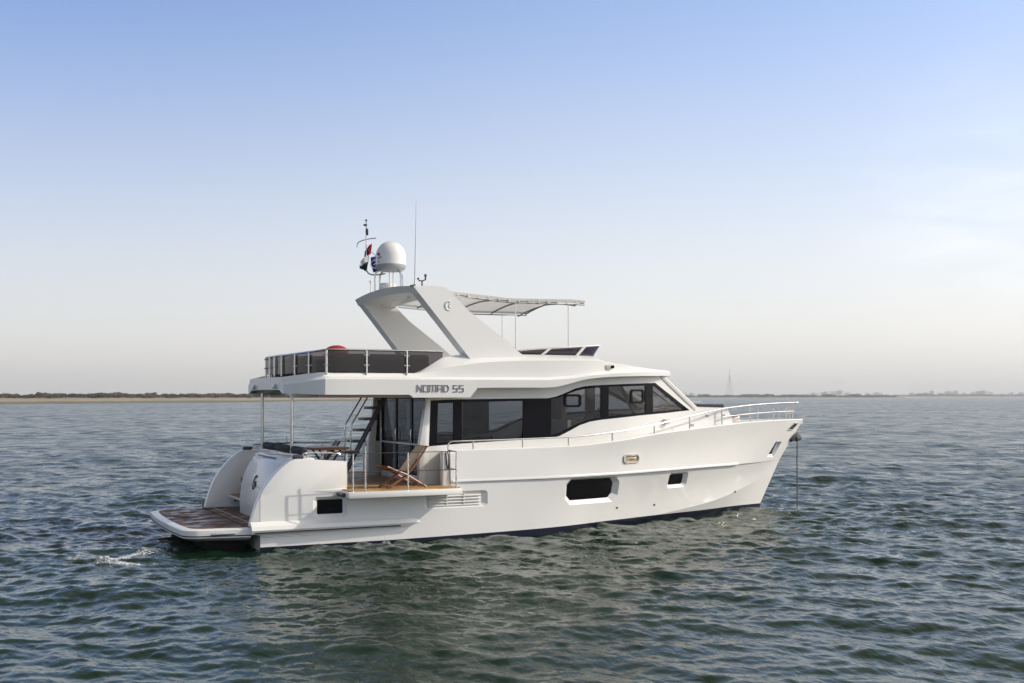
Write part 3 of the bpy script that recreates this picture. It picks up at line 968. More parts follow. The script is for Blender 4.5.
for side in (1, -1):
    rr = octagon(8.62, 9.13, 1.48, 1.69, .05)
    f, c = ring_plate(rr, on_up, .035, .03, 'fairlead', M['steel'], side); c.build('backing_plate', M['tan'], f)
    a = on_up(8.87, 1.585); a.y = side * (a.y - .012)
    MB().tube([a + Vector((-.13, 0, -.03)), a + Vector((-.05, -.01 * side, .01)), a + Vector((.05, -.01 * side, .01)), a + Vector((.13, 0, .03))], .018, 8).build('cleat', M['steel'], f)
    rr = [(15.24, 2.12), (15.45, 2.11), (15.70, 2.31), (15.50, 2.32)]
    f, c = ring_plate(densify(rr, 3), on_up, .03, .025, 'fairlead', M['steel'], side); c.build('backing_plate', M['rubber'], f)
    # small skin fittings and drain holes
    for u, w in ((8.62, .42), (9.95, .40), (13.2, .36)):
        p = on_low(u, w); p.y = side * (p.y - .002)
        MB().lathe([(.012, -.01), (.03, 0), (.03, .012), (.016, .02)], (0, 0, 0), 10).v
        b = MB().lathe([(.006, -.01), (.026, 0), (.026, .012), (.014, .02)], (0, 0, 0), 10)
        b.v = [(x + p.x, p.y - side * z, y + p.z) for x, y, z in b.v]
        b.build('drain_fitting', M['darkgrey'], Y)

# ---- decks
dk = MB()
rows = []
for u in np.linspace(4.1, 15.85, 50):
    b = max(Bs(u) - .11, 0)
    rows.append([(u, -b, Ws(u) - .05), (u, -b * .5, Ws(u) - .03), (u, 0, Ws(u) - .02), (u, b * .5, Ws(u) - .03), (u, b, Ws(u) - .05)])
dk.grid(rows).build('side_deck', M['gel'], Y)
MB().box((2.30, 0, 1.105), (3.30, 4.70, .07)).build('cockpit_floor', M['teak'], Y)

# fold-down balconies
for side in (-1, 1):
    b = MB()
    b.prism([(1.66, 1.0), (4.16, 1.0), (4.13, 1.125), (1.66, 1.125)], side * 2.40, side * 3.02)
    bal = b.build('balcony', M['gel'], Y, bevel=.012)
    MB().box((2.91, side * 2.69, 1.137), (2.40, .58, .024)).build('teak_deck', M['teak'], bal)
    MB().tube([(1.62, side * 2.45, 1.06), (1.62, side * 2.80, 1.06)], .045, 10).build('hinge_arm', M['darkgrey'], bal)

# stern quarters: curved bulwarks
edge = curve_pts([(-.17, .46), (-.155, .56), (-.01, .99), (.19, 1.33), (.42, 1.585), (.62, 1.74), (.73, 1.785)], 6)
edge = [(p[0], p[1]) for p in edge]
for side in (-1, 1):
    poly = edge + [(.83, 1.79), (1.80, 1.715), (1.81, 1.70), (1.81, 1.06), (.95, 1.06), (.95, .46)]
    far = 0 if side < 0 else .20
    vo = lambda u: side * (2.375 - far + .04 * min(1, max(0, u / 1.8)))
    b = MB().prism(poly, vo, lambda u: side * (2.20 - far))
    q = b.build('stern_bulwark', M['gel'], Y, bevel=.018)
    MB().prism([(.86, 1.10), (1.80, 1.09), (1.80, 1.165), (.86, 1.135)], lambda u: side * (2.385 + .055 * (u - .86)), lambda u: side * 2.30).build('moulding', M['gel'], q, bevel=.008)
    MB().box((.82, side * (2.27 - far), 1.825), (.20, .15, .08), bev=.02).build('fairlead_roller', M['darkgrey'], q)
    hr = MB().tube(curve_pts([(.95, side * (2.25 - far), 1.80), (.97, side * (2.25 - far), 1.90), (1.3, side * (2.25 - far), 1.90), (1.7, side * (2.25 - far), 1.87), (1.72, side * (2.25 - far), 1.72)], 4), .014, 6)
    hr.tube([(1.35, side * (2.25 - far), 1.77), (1.35, side * (2.25 - far), 1.90)], .012, 6)
    hr.build('grab_rail', M['steel'], q)
    c = MB().tube([(1.02, side * (2.27 - far), 1.80), (1.02, side * (2.27 - far), 1.86), (1.22, side * (2.27 - far), 1.845), (1.22, side * (2.27 - far), 1.78)], .018, 8)
    c.build('cleat', M['steel'], q)

# rub lip that carries the platform line along the stern quarters
for side in (-1, 1):
    rows = []
    for u in np.linspace(-.17, 3.72, 26):
        k = 1 if u < 3.05 else max(0.02, (3.72 - u) / .67)
        b0 = 2.35
        rows.append([(u, side * b0, .30), (u, side * (2.40 + .10 * k), .325 + .06 * (1 - k)), (u, side * (2.41 + .13 * k), .40), (u, side * (2.40 + .11 * k), .475), (u, side * (b0 + .04), .56)])
    b = MB().grid(rows); b.add([rows[0][i] for i in range(5)], [(0, 1, 2, 3, 4)])
    lip = b.build('rub_rail', M['gel'], Y, angle=25)
    MB().box((1.42, side * 2.525, .352), (3.05, .03, .022)).build('rubber_strip', M['rubber'], lip)
    for k in range(3):
        u = .12 + k * .36
        MB().prism([(u - .17, .30), (u + .16, .30), (u + .16, .24)], side * 2.30, side * 2.43).build('spray_chock', M['gel'], lip)

# ---- bathing platform
def plat_outline(ins=0.0, r=.38):
    pts = []
    u0, V = -1.42 + ins, 2.22 - ins
    for sgn in (-1, 1):
        arc = []
        for k in range(7):
            q = math.pi / 2 * k / 6
            arc.append((u0 + r - r * math.sin(q), sgn * (V - r + r * math.cos(q))))
        pts += arc if sgn < 0 else arc[::-1]
    mid = []
    out = [( -.16, -2.40 + ins)] + pts[:7] + [(u0 - .05, -1.0), (u0 - .07, 0), (u0 - .05, 1.0)] + pts[7:] + [(-.16, 2.40 - ins)]
    return out
pl = plat_outline(0); pin = plat_outline(.05); n = len(pl)
b = MB()
lay = [([(u, v) for u, v in plat_outline(.14)], .20), (pl, .27), (pl, .415), (pin, .44)]
for (A, za), (B, zb) in zip(lay[:-1], lay[1:]):
    b.add([(u, v, za) for u, v in A] + [(u, v, zb) for u, v in B], [(i, i + 1, n + i + 1, n + i) for i in range(n - 1)])
b.add([(u, v, .20) for u, v in lay[0][0]], [tuple(range(n))])
b.add([(u, v, .44) for u, v in pin], [tuple(range(n))])
plat = b.build('bathing_platform', M['gel'], Y, angle=30)
tk = plat_outline(.13)
tk = [(u + (.03 if u < -1 else 0), v) for u, v in tk]
tk[0] = (-.12, tk[0][1] + .12); tk[-1] = (-.12, tk[-1][1] - .12)
b = MB(); b.prism(tk, .425, .448, axis='z'); b.build('teak_panel', M['wet'], plat)
MB().box((.12, 0, .434), (.50, 4.24, .03)).build('teak_panel', M['wet'], plat)
MB().box((-.20, 0, .451), (.022, 4.1, .004)).build('joint_strip', M['anti'], plat)
st = []
for (u, v) in plat_outline(-.008):
    st.append([(u, v, .295), (u, v, .318)])
MB().grid(st).build('rubber_strip', M['rubber'], plat)
MB().box((-.62, -2.318, .35), (.62, .05, .05), bev=.01).build('folded_ladder', M['steel'], plat)
MB().prism([(-1.0, .2), (-.165, .24), (-.165, -.6), (-.7, -.6)], -1.95, 1.95).build('stern_underbody_shade', M['anti'], Y)  # dark underbody, its black also painting shadow and reflection below the platform

# ---- transom seat-back, port-side steps
prof = [(p[0], p[1]) for p in curve_pts([(.34, .44), (.335, .8), (.40, 1.2), (.52, 1.50), (.70, 1.765)], 6)]
tr = MB().prism(prof + [(.78, 1.80), (1.18, 1.80), (1.20, 1.77), (1.20, 1.10), (1.2, .44)], -2.20, .72)
trn = tr.build('transom', M['gel'], Y, bevel=.02)
MB().prism([(.372, 1.10), (.39, 1.18), (.515, 1.53), (.60, 1.67), (.62, 1.66), (.53, 1.51), (.41, 1.16), (.39, 1.09)], -1.75, .30).build('locker_door', M['gel'], trn, bevel=.006)
MB().box((.66, -.4, 1.75), (.03, 1.5, .02)).build('handle_slot', M['darkgrey'], trn)
for z, u0 in ((.72, .42), (1.0, .68)):
    s_ = MB().box((u0 + .2, 1.38, z), (.46, 1.26, .05)).build('boarding_step', M['gel'], Y)
    MB().box((u0 + .2, 1.38, z + .032), (.44, 1.24, .022)).build('teak_tread', M['wood'], s_)
    MB().box((u0 + .1, 1.985, z - .12), (.04, .03, .03)).build('step_lamp', M['darkgrey'], s_)
MB().box((1.0, 1.38, 1.12), (.5, 1.26, .05)).build('boarding_step', M['teak'], Y)
# round monogram on the transom
def transom_u(w):
    return float(np.interp(w, [p[1] for p in prof], [p[0] for p in prof])) - .012
def stroke(pts, r, mb):
    mb.tube([Vector((transom_u(w), v, w)) for v, w in sc_m(pts)], r * .75, 6)
mg = MB()
cx, cz = -.42, 1.20
def sc_m(pts): return [(cx + (v - cx) * .62, cz + (w - cz) * .62) for v, w in pts]
stroke([(cx - .0 - .13 * math.cos(q), cz + .24 * math.sin(q)) for q in np.linspace(.75, 5.4, 24)], .016, mg)
stroke([(cx + .14, cz - .02), (cx + .02, cz - .02)], .014, mg)
stroke([(cx - .12, cz - .17), (cx - .08, cz + .03), (cx - .17, cz - .14), (cx - .21, cz + .05), (cx - .24, cz - .15), (cx - .31, cz - .05)], .013, mg)
mg.build('monogram', M['darkgrey'], trn)

# seat cushions and roll along the transom top
for v0, v1 in ((-2.05, -1.25), (-1.1, .10), (.2, 1.1)):
    MB().tube([(1.02, v0, 1.91), (1.02, v0 + .05, 1.925), (1.02, v1 - .05, 1.925), (1.02, v1, 1.91)], [.05, .085, .085, .05], 12).build('headrest_roll', M['cush'], Y)
MB().box((1.48, -.4, 1.48), (.56, 3.0, .14), bev=.04).build('seat_cushion', M['cush'], Y)
MB().box((1.48, -.4, 1.27), (.54, 3.0, .26)).build('seat_base', M['gel'], Y)
# stainless fly-deck posts
for v in (-1.25, 1.25):
    p = MB().tube([(.98, v, 1.83), (.98, v, 3.12)], .036, 12).build('support_post', M['steel'], Y)
    MB().lathe([(.075, 0), (.075, .015), (.04, .03)], (.98, v, 1.84), 14).build('base_flange', M['steel'], p)

# ---- cabin
Bcab = smooth_tab([(3.5, 1.92), (7.5, 1.90), (8.8, 1.80), (9.7, 1.62), (10.4, 1.42), (11.2, 1.20), (12.7, .88), (13, .8)])
def wall_pt(off=0.0, side=-1):
    k = 1.0 if side < 0 else 0.78
    return lambda u, w: Vector((u, side * (Bcab(u) * k + off), w))
# tables measured on the photographed starboard side, corrected to the wall's own plane
glz = [(3.83, 1.965), (3.87, 2.965), (4.4, 2.985), (5.6, 3.0), (6.78, 3.01), (7.0, 3.05), (7.2, 3.12), (7.5, 3.235), (7.75, 3.285), (8.0, 3.31), (8.85, 3.345), (9.94, 3.38),
       (11.22, 2.70), (10.4, 2.645), (9.4, 2.59), (8.22, 2.50), (7.9, 2.46), (7.62, 2.38), (7.25, 2.21), (7.08, 2.14), (6.88, 2.10), (6.3, 2.075), (5.56, 2.05), (4.6, 2.01)]
def poly_shift(poly, d):
    """inset of a polygon by d (simple miter)"""
    n = len(poly); out = []
    area = sum(poly[i][0] * poly[(i + 1) % n][1] - poly[(i + 1) % n][0] * poly[i][1] for i in range(n))
    sg = 1 if area > 0 else -1
    for i in range(n):
        p0, p1, p2 = Vector(poly[i - 1]), Vector(poly[i]), Vector(poly[(i + 1) % n])
        e1 = (p1 - p0).normalized(); e2 = (p2 - p1).normalized()
        n1 = Vector((-e1.y, e1.x)) * sg; n2 = Vector((-e2.y, e2.x)) * sg
        m = (n1 + n2); m = m / max(.3, m.dot(n1))
        q = p1 + m * d; out.append((q.x, q.y))
    return out
pane_a = [(4.02, 2.05), (4.05, 2.90), (4.42, 2.91), (4.42, 2.06)]
pane_b = [(4.62, 2.08), (4.62, 2.92), (6.14, 2.95), (6.14, 2.12)]
pane_c = [(6.86, 2.17), (6.86, 2.99), (7.1, 3.04), (7.3, 3.11), (7.55, 3.19), (7.8, 3.235), (8.22, 3.265), (8.22, 2.56), (7.9, 2.51), (7.6, 2.43), (7.3, 2.31), (7.1, 2.22)]
pane_d = [(8.44, 2.59), (8.44, 3.275), (9.6, 3.31), (9.6, 2.66)]
pane_e = [(9.86, 2.68), (9.86, 3.30), (9.93, 3.30), (10.96, 2.735)]
panes = [pane_a, pane_b, pane_c, pane_d, pane_e]
wall = [(3.62, 1.10), (3.62, 1.965), (3.80, 3.03), (3.82, 3.20), (5, 3.30), (6.6, 3.30), (7.2, 3.36), (7.7, 3.50), (8.3, 3.58), (9.2, 3.62), (10.22, 3.60), (11.44, 2.78), (11.6, 2.77), (12.6, 2.75), (12.78, 2.50), (12.86, 2.24), (11.5, 2.15), (9.5, 2.02), (8.0, 1.85), (6.0, 1.75), (4.2, 1.10)]
for side in (-1, 1):
    vs, fs = cdt_panel(wall, [glz], wall_pt(0, side), .3)
    b = MB().add(vs, fs)
    cw = b.build('cabin_side', M['gel'], Y, angle=50, recalc=False)
    vs, fs = cdt_panel(glz, panes, wall_pt(.0, side), .3)
    b = MB().add(vs, fs)
    inner = [Vector((v.x, v.y - side * .05, v.z)) for v in vs]
    b.add(inner, [f[::-1] for f in fs])
    for P in panes:
        D = densify(P, 3)
        o_ = [wall_pt(0, side)(u, w) for u, w in D]; i_ = [wall_pt(-.05, side)(u, w) for u, w in D]
        m_ = len(D); b.add(o_ + i_, [(i, (i + 1) % m_, m_ + (i + 1) % m_, m_ + i) for i in range(m_)])
    wb = b.build('window_surround', M['black'], cw, angle=50, recalc=False)
    for P in panes:
        vs, fs = cdt_panel(P, [], wall_pt(-.018, side), .3)
        MB().add(vs, fs).build('window_pane', M['tint'], cw, angle=50, recalc=False)
    # opening lights inside two of the panes
    for (u0, u1, w0, w1) in (((7.20, 7.66, 2.80, 3.10), (9.10, 9.55, 2.88, 3.22)) if side < 0 else ()):
        out_ = octagon(u0, u1, w0, w1, .05); inn = octagon(u0 + .06, u1 - .06, w0 + .05, w1 - .05, .03)
        b = MB(); n_ = 8
        A = [wall_pt(.012, side)(u, w) for u, w in out_]; B = [wall_pt(.012, side)(u, w) for u, w in inn]; C_ = [wall_pt(-.03, side)(u, w) for u, w in inn]; D_ = [wall_pt(-.03, side)(u, w) for u, w in out_]
        b.add(A + B + C_ + D_, [(k * n_ + i, k * n_ + (i + 1) % n_, ((k + 1) % 4) * n_ + (i + 1) % n_, ((k + 1) % 4) * n_ + i) for k in range(4) for i in range(n_)])
        b.build('opening_light', M['black'], cw, recalc=False)
    # white corner pillar on the aft edge
    MB().prism([(3.60, 1.10), (3.60, 1.965), (3.78, 3.06), (3.87, 3.06), (3.79, 1.95), (3.79, 1.10)], (-1.80 if side < 0 else 1.38), (-1.945 if side < 0 else 1.52)).build('corner_pillar', M['gel'], Y, bevel=.012)
    # raked windscreen pillar
    b = MB()
    P0 = Vector((11.44, -1.15 if side < 0 else .92, 2.74)); P1 = Vector((10.15, -1.50 if side < 0 else 1.18, 3.56))
    dirv = (P1 - P0).normalized(); a = Vector((.0, side, .0)); c = dirv.cross(a).normalized()
    vs = []
    for P_ in (P0, P1):
        for sa, sc in ((-.06, -.06), (.02, -.06), (.02, .055), (-.06, .055)): vs.append(P_ + a * sa + c * sc)
    b.add(vs, [(0, 1, 2, 3), (4, 5, 6, 7), (0, 1, 5, 4), (1, 2, 6, 5), (2, 3, 7, 6), (3, 0, 4, 7)])
    b.build('windscreen_pillar', M['gel'], Y, bevel=.012)

# windscreen panes and the low coachroof ahead of them
tops = [Vector((10.15, -1.44, 3.55)), Vector((10.55, -.5, 3.60)), Vector((10.55, .5, 3.60)), Vector((10.15, 1.14, 3.55))]
bots = [Vector((11.43, -1.10, 2.75)), Vector((11.85, -.38, 2.78)), Vector((11.85, .38, 2.78)), Vector((11.43, .88, 2.75))]
for i in range(3):
    a0, a1, b0, b1 = tops[i], tops[i + 1], bots[i], bots[i + 1]
    MB().add([a0, a1, b1, b0], [(0, 1, 2, 3)]).build('windscreen', M['tint'], Y, recalc=False)
for i in (1, 2):
    MB().tube([tops[i], bots[i]], .035, 6).build('windscreen_mullion', M['black'], Y)
rows = []
for u in (11.30, 11.6, 12.0, 12.4, 12.6, 12.78, 12.86):
    b_ = Bcab(u); z = lerp([(11.3, 2.78), (11.6, 2.77), (12.6, 2.75), (12.78, 2.50), (12.86, 2.2)], u)
    rows.append([(u, -b_, z), (u, -b_ * .6, z + .03), (u, 0, z + .04), (u, b_ * .5, z + .03), (u, b_ * .78, z)])
MB().grid(rows).build('coachroof', M['gel'], Y)
MB().box((12.05, -.10, 2.80), (1.05, 1.46, .09), bev=.035).build('sunpad', M['cush'], Y)
MB().box((13.35, 0, 2.45), (.36, .5, .17), bev=.03).build('deck_locker', M['gel'], Y)
MB().box((13.15, -.28, 2.53), (.5, .12, .05), bev=.015).build('grab_rail', M['wood'], Y)
# lamps and vents on the cabin base
for u, w, nm in ((11.85, 2.56, 'deck_lamp'), (11.3, 2.33, 'deck_lamp'), (12.45, 2.56, 'deck_lamp')):
    MB().box((u, -(Bcab(u) + .008), w), (.12, .03, .06), bev=.01).build(nm, M['lens'], Y)
MB().box((10.3, -(Bcab(10.3) + .05), 2.43), (.16, .14, .14), bev=.03).build('shore_power_cap', M['gelin'], Y)

# aft bulkhead with sliding glass doors
b = MB()
b.box((3.93, -.20, 1.20), (.08, 3.2, .14)); b.box((3.93, -.20, 3.09), (.08, 3.2, .10))
b.box((3.93, 1.34, 2.1), (.08, .10, 2.0)); b.box((3.93, -1.72, 2.1), (.08, .16, 2.0))
b.box((3.90, -.17, 1.965), (.05, 2.95, .035))
bh = b.build('aft_bulkhead', M['gel'], Y, bevel=.008)
for v0, v1 in ((-1.64, -.66), (-.66, .32), (.32, 1.29)):
    fr = MB()
    for vv in (v0 + .03, v1 - .03): fr.box((3.925, vv, 2.15), (.05, .06, 1.78))
    for zz in (1.295, 3.02): fr.box((3.925, (v0 + v1) / 2, zz), (.05, v1 - v0 - .12, .05))
    f = fr.build('glass_door', M['black'], bh)
    MB().add([(3.922, v0 + .05, 1.31), (3.922, v1 - .05, 1.31), (3.922, v1 - .05, 3.0), (3.922, v0 + .05, 3.0)], [(0, 1, 2, 3)]).build('door_pane', M['doorglass'], f, recalc=False)
    MB().tube([(3.88, v1 - .10, 2.0), (3.86, v1 - .10, 2.05), (3.86, v1 - .10, 2.25), (3.88, v1 - .10, 2.3)], .012, 6).build('handle', M['steel'], f)
# port-side bulwark end visible across the cockpit
MB().box((3.98, 2.38, 1.50), (.28, .14, .78), bev=.02).build('gate_post', M['gelin'], Y)
MB().box((4.02, -2.37, 1.50), (.18, .16, .76), bev=.015).build('gate_post', M['gel'], Y)

# interior: floor, settee, galley, helm
MB().prism([(3.97, -1.8), (8.0, -1.75), (9.6, -1.2), (9.6, 1.0), (8.0, 1.4), (3.97, 1.42)], 1.13, 1.19, axis='z').build('saloon_floor', M['woodint'], Y)
so = MB().box((5.6, 1.0, 1.50), (2.6, .75, .5), bev=.04).build('settee', M['beige'], Y)
MB().box((5.6, 1.33, 1.88), (2.6, .18, .35), bev=.05).build('backrest', M['beige'], so)
MB().box((5.6, -1.45, 1.58), (2.3, .6, .82), bev=.02).build('galley_counter', M['woodint'], Y)
MB().box((7.45, -.9, 2.05), (.08, 1.6, .9)).build('galley_partition', M['gelin'], Y)
MB().box((6.62, 0, 2.2), (.10, 3.5, 2.0)).build('saloon_partition', M['woodint'], Y) if False else None
hs = MB().box((8.05, -.55, 2.42), (.55, .6, .16), bev=.05).build('helm_seat', M['beige'], Y)
MB().box((7.80, -.55, 2.80), (.16, .58, .72), bev=.06).build('backrest', M['beige'], hs)
MB().tube([(8.05, -.55, 1.2), (8.05, -.55, 2.36)], .07, 10).build('pedestal', M['darkgrey'], hs)
hc = MB().prism([(9.2, 1.6), (9.2, 2.35), (9.55, 2.62), (10.4, 2.66), (11.2, 2.70), (11.2, 1.9)], -.95, .95).build('helm_console', M['woodint'], Y)
whl = MB()
cwx = Vector((9.12, -.45, 2.58))
ax = Matrix.Rotation(R(-25), 3, 'Y')
whl.tube([cwx + ax @ Vector((0, .2 * math.cos(q), .2 * math.sin(q))) for q in np.linspace(0, 2 * math.pi, 25)], .018, 6)
for q in (0.5, 2.6, 4.7):
    whl.tube([cwx, cwx + ax @ Vector((0, .2 * math.cos(q), .2 * math.sin(q)))], .012, 5)
whl.tube([cwx, cwx + Vector((.22, 0, -.1))], .03, 6)
whl.build('steering_wheel', M['rubber'], hc)
MB().tube([(8.95, -1.45, 3.42), (9.55, -1.2, 2.62)], .045, 8).build('helm_stay', M['rubber'], Y)

# ---- roof / flybridge shell
Br = smooth_tab([(.72, 1.52), (1.38, 2.33), (1.9, 2.35), (5, 2.35), (6.5, 2.34), (7.4, 2.30), (8.4, 2.17), (9.2, 2.00), (9.9, 1.75), (10.42, 1.46), (10.75, .95), (10.9, .3)])
Wb = lambda u: lerp([(.72, 3.10), (1.38, 3.075), (3.22, 3.075), (3.30, 3.015), (4.62, 3.015), (4.80, 3.225), (5.6, 3.235), (6.5, 3.235), (6.72, 3.25), (6.93, 3.285), (7.2, 3.35), (7.45, 3.41), (7.75, 3.455), (8.1, 3.485), (8.5, 3.505), (9.2, 3.525), (10.1, 3.54), (10.9, 3.55)], u)
Wt = lambda u: lerp([(.72, 3.30), (1.38, 3.42), (5.5, 3.425), (6.6, 3.43), (7.2, 3.47), (7.8, 3.55), (8.4, 3.60), (9.3, 3.64), (10.42, 3.655), (10.9, 3.66)], u)
sh_ = smooth_tab([(.72, 3.42), (1.38, 3.52), (3.4, 3.535), (3.75, 3.58), (4.1, 3.66), (4.6, 3.745), (5.06, 3.80), (5.8, 3.84), (7.1, 3.87), (7.9, 3.875), (8.15, 3.86), (8.45, 3.82), (9.3, 3.74), (10.0, 3.69), (10.9, 3.67)])
cm_ = smooth_tab([(.72, 3.44), (1.38, 3.54), (3.4, 3.55), (3.6, 3.62), (4.25, 3.92), (5.0, 3.98), (5.9, 4.0), (7.6, 4.0), (8.0, 4.0), (8.12, 3.98), (8.32, 3.90), (8.6, 3.86), (9.3, 3.80), (10.0, 3.74), (10.9, 3.68)])
stn = sorted(set(list(np.linspace(.72, 1.38, 4)) + list(np.linspace(1.38, 10.9, 76)) + [3.22, 3.30, 4.62, 4.80, 10.42, 10.6, 10.75, 8.12, 8.32]))
rows = []
for u in stn:
    br = Br(u); wb, wt, ws, wc = Wb(u), Wt(u), sh_(u), cm_(u)
    k = min(1, max(0, (u - 3.3) / 1.2))               # forward of the glass rail the shoulder draws in
    front = min(1, max(0, (u - 8.1) / .4))
    bsh = br - (.14 - .035 * k) * min(1, br / 1.4)
    bc = bsh - (.05 + .30 * k) - front * .2 * min(1, br)
    bin_ = max(.05, bc - .16)
    wf = 3.46 if u < 8.0 else None
    bsh = max(.12, bsh); bc = max(.08, min(bc, bsh - .02)); bin_ = min(bin_, bc - .02)
    r = [(u, 0, wb + .10), (u, -max(.02, br - .30), wb + .09), (u, -max(.04, br - .05), wb + .004), (u, -br, wb + .012), (u, -br - .006, wt - .012), (u, -br + .012, wt + .008), (u, -max(.1, br - .10), wt + .045 * (1 - .7 * front)),
         (u, -bsh, ws), (u, -bsh + .02, ws + .012), (u, -bc, wc), (u, -bin_, wc + .01 + .02 * front)]
    if wf: r += [(u, -bin_ + .03, wf), (u, 0, wf)]
    else: r += [(u, -bin_ * .5, wc + .03), (u, 0, wc + .04)]
    rows.append([Vector(p) for p in r])
b = MB().grid(rows)
b.add(rows[0], [tuple(range(len(rows[0])))])
b.add(rows[-1], [tuple(range(len(rows[-1])))])
b.mirror()
roof = b.build('flybridge', M['gel'], Y, angle=24)
# dropped soffit slab over the cockpit
MB().box((2.55, 0, 3.075), (2.4, 3.9, .10), bev=.02).build('cockpit_ceiling', M['soffit'], Y)
# aft edge lamps/hooks
for v in (-.9, .9):
    MB().box((.70, v, 3.26), (.07, .16, .10), bev=.015).build('stern_lamp', M['lens'], roof)
for v in (-1.55, 1.55):
    MB().box((.92, v, 3.09), (.24, .30, .07), bev=.02).build('lamp_bracket', M['gelin'], roof)
for side in (-1, 1):
    p = Vector((8.30, side * 2.06, 3.74))
    f = MB().box(p, (.24, .14, .12), Matrix.Rotation(R(-12), 3, 'Y'), bev=.03).build('navigation_lamp', M['soffit'], roof)
    MB().box(p + Vector((.07, side * .06, .0)), (.09, .05, .07), Matrix.Rotation(R(-12), 3, 'Y'), bev=.012).build('lamp_lens', M['port'], f)

# model name in squared letters on both fascia sides
def letters(side):
    b = MB()
    H = .135; t = .0145
    y = side * 2.362
    def bar(x0, z0, x1, z1, x):
        a = Vector((x + x0, y, 3.14 + z0 * H)); c = Vector((x + x1, y, 3.14 + z1 * H))
        d = (c - a); ln = d.length; mid = (a + c) / 2
        ang = math.atan2(d.z, d.x)
        b.box(mid, (ln + t, .016, t), Matrix.Rotation(-ang, 3, 'Y'))
    w = .103
    G = {
        'N': [(0, 0, 0, 1), (0, 1, w, 0), (w, 0, w, 1)],
        'O': [(0, 0, 0, 1), (0, 1, w, 1), (w, 1, w, 0), (w, 0, 0, 0)],
        'M': [(0, 0, 0, 1), (0, 1, w * 1.35, 1), (w * .68, 1, w * .68, 0), (w * 1.35, 1, w * 1.35, 0)],
        'A': [(0, 0, 0, 1), (0, 1, w, 1), (w, 1, w, 0), (0, .45, w, .45)],
        'D': [(0, 0, 0, 1), (0, 1, w * .7, 1), (w * .7, 1, w, .7), (w, .7, w, .3), (w, .3, w * .7, 0), (w * .7, 0, 0, 0)],
        '5': [(w * .85, 1, 0, 1), (0, 1, 0, .52), (0, .52, w * .85, .52), (w * .85, .52, w * .85, 0), (w * .85, 0, 0, 0)],
    }
    x = 0.0
    n_first = 0
    for ch in 'NOMAD 55':
        if ch == ' ': x += .075; n_first = len(b.f); v_first = len(b.v); continue
        for q in G[ch]: bar(*q, x)
        x += (w * 1.35 if ch == 'M' else w) + .042
    span = x
    off = 3.39
    vs = []
    for px_, py_, pz_ in b.v:
        xx = px_ if side < 0 else span - px_
        vs.append((xx + off, py_, pz_ + .015))
    c = MB(); c.v = vs[v_first:]; c.f = [tuple(i - v_first for i in f) for f in b.f[n_first:]]; c.mi = b.mi[n_first:]
    b.v = vs[:v_first]; b.f = b.f[:n_first]; b.mi = b.mi[:n_first]
    b.build('name_lettering', M['letter'], roof)
    c.build('number_lettering', M['letter'], roof)
letters(-1); letters(1)

# ---- smoked glass rail round the aft fly deck
plan = curve_pts([(4.05, -2.17), (3.2, -2.20), (2.3, -2.20), (1.46, -2.18), (1.22, -1.75), (1.08, -1.2), (.99, -.5), (.97, 0), (.99, .5), (1.08, 1.2), (1.22, 1.75), (1.46, 2.18), (2.3, 2.20), (3.2, 2.20), (4.05, 2.17)], 4)
zt = lambda u: 4.02 - .075 * min(1, max(0, (1.5 - u) / .5)); zb = lambda u: 3.56 if u > 1.35 else 3.56 - .03 * (1.35 - u) / .5
def glass_bottom(p):
    z = zb(p[0])
    if p[0] > 3.4: z = max(z, lerp([(3.4, 3.56), (3.62, 3.64), (4.05, 3.90)], p[0]))
    return z
rail = MB().tube([(p[0], p[1], zt(p[0])) for p in plan], .023, 8).build('fly_rail', M['steel'], Y)
idx = [i * 4 for i in range(15)]
for a, c in zip(idx[:-1], idx[1:]):
    seg = plan[a:c + 1]
    rows = [[(p[0], p[1], glass_bottom(p)), (p[0], p[1], zt(p[0]) - .01)] for p in seg]
    MB().grid(rows).build('glass_panel', M['smoke'], rail, recalc=False)
for i in idx[1:-1]:
    p = plan[i]
    nx = Vector((p[0] - 3.0, p[1] * 1.2, 0)).normalized() if p[0] < 1.5 else Vector((0, math.copysign(1, p[1]), 0))
    q = Vector((p[0], p[1], 0)) + nx * .03
    pb = MB().tube([(q.x, q.y, zb(p[0]) - .05), (q.x, q.y, zt(p[0]) - .01)], .022, 8)
    tg = Vector((-nx.y, nx.x, 0))
    for z in (3.70, 3.91):
        pb.tube([q + Vector((0, 0, z)) - tg * .065, q + Vector((0, 0, z)) + tg * .065], .016, 6)
    pb.build('stanchion', M['steel'], rail)

# low lounge backs behind the smoked glass
for side in (-1, 1):
    MB().box((2.7, side * 1.90, 3.70), (2.2, .30, .50), bev=.06).build('fly_lounge', M['cush'], Y)
MB().box((1.35, 0, 3.68), (.30, 2.6, .46), bev=.06).build('fly_lounge', M['cush'], Y)

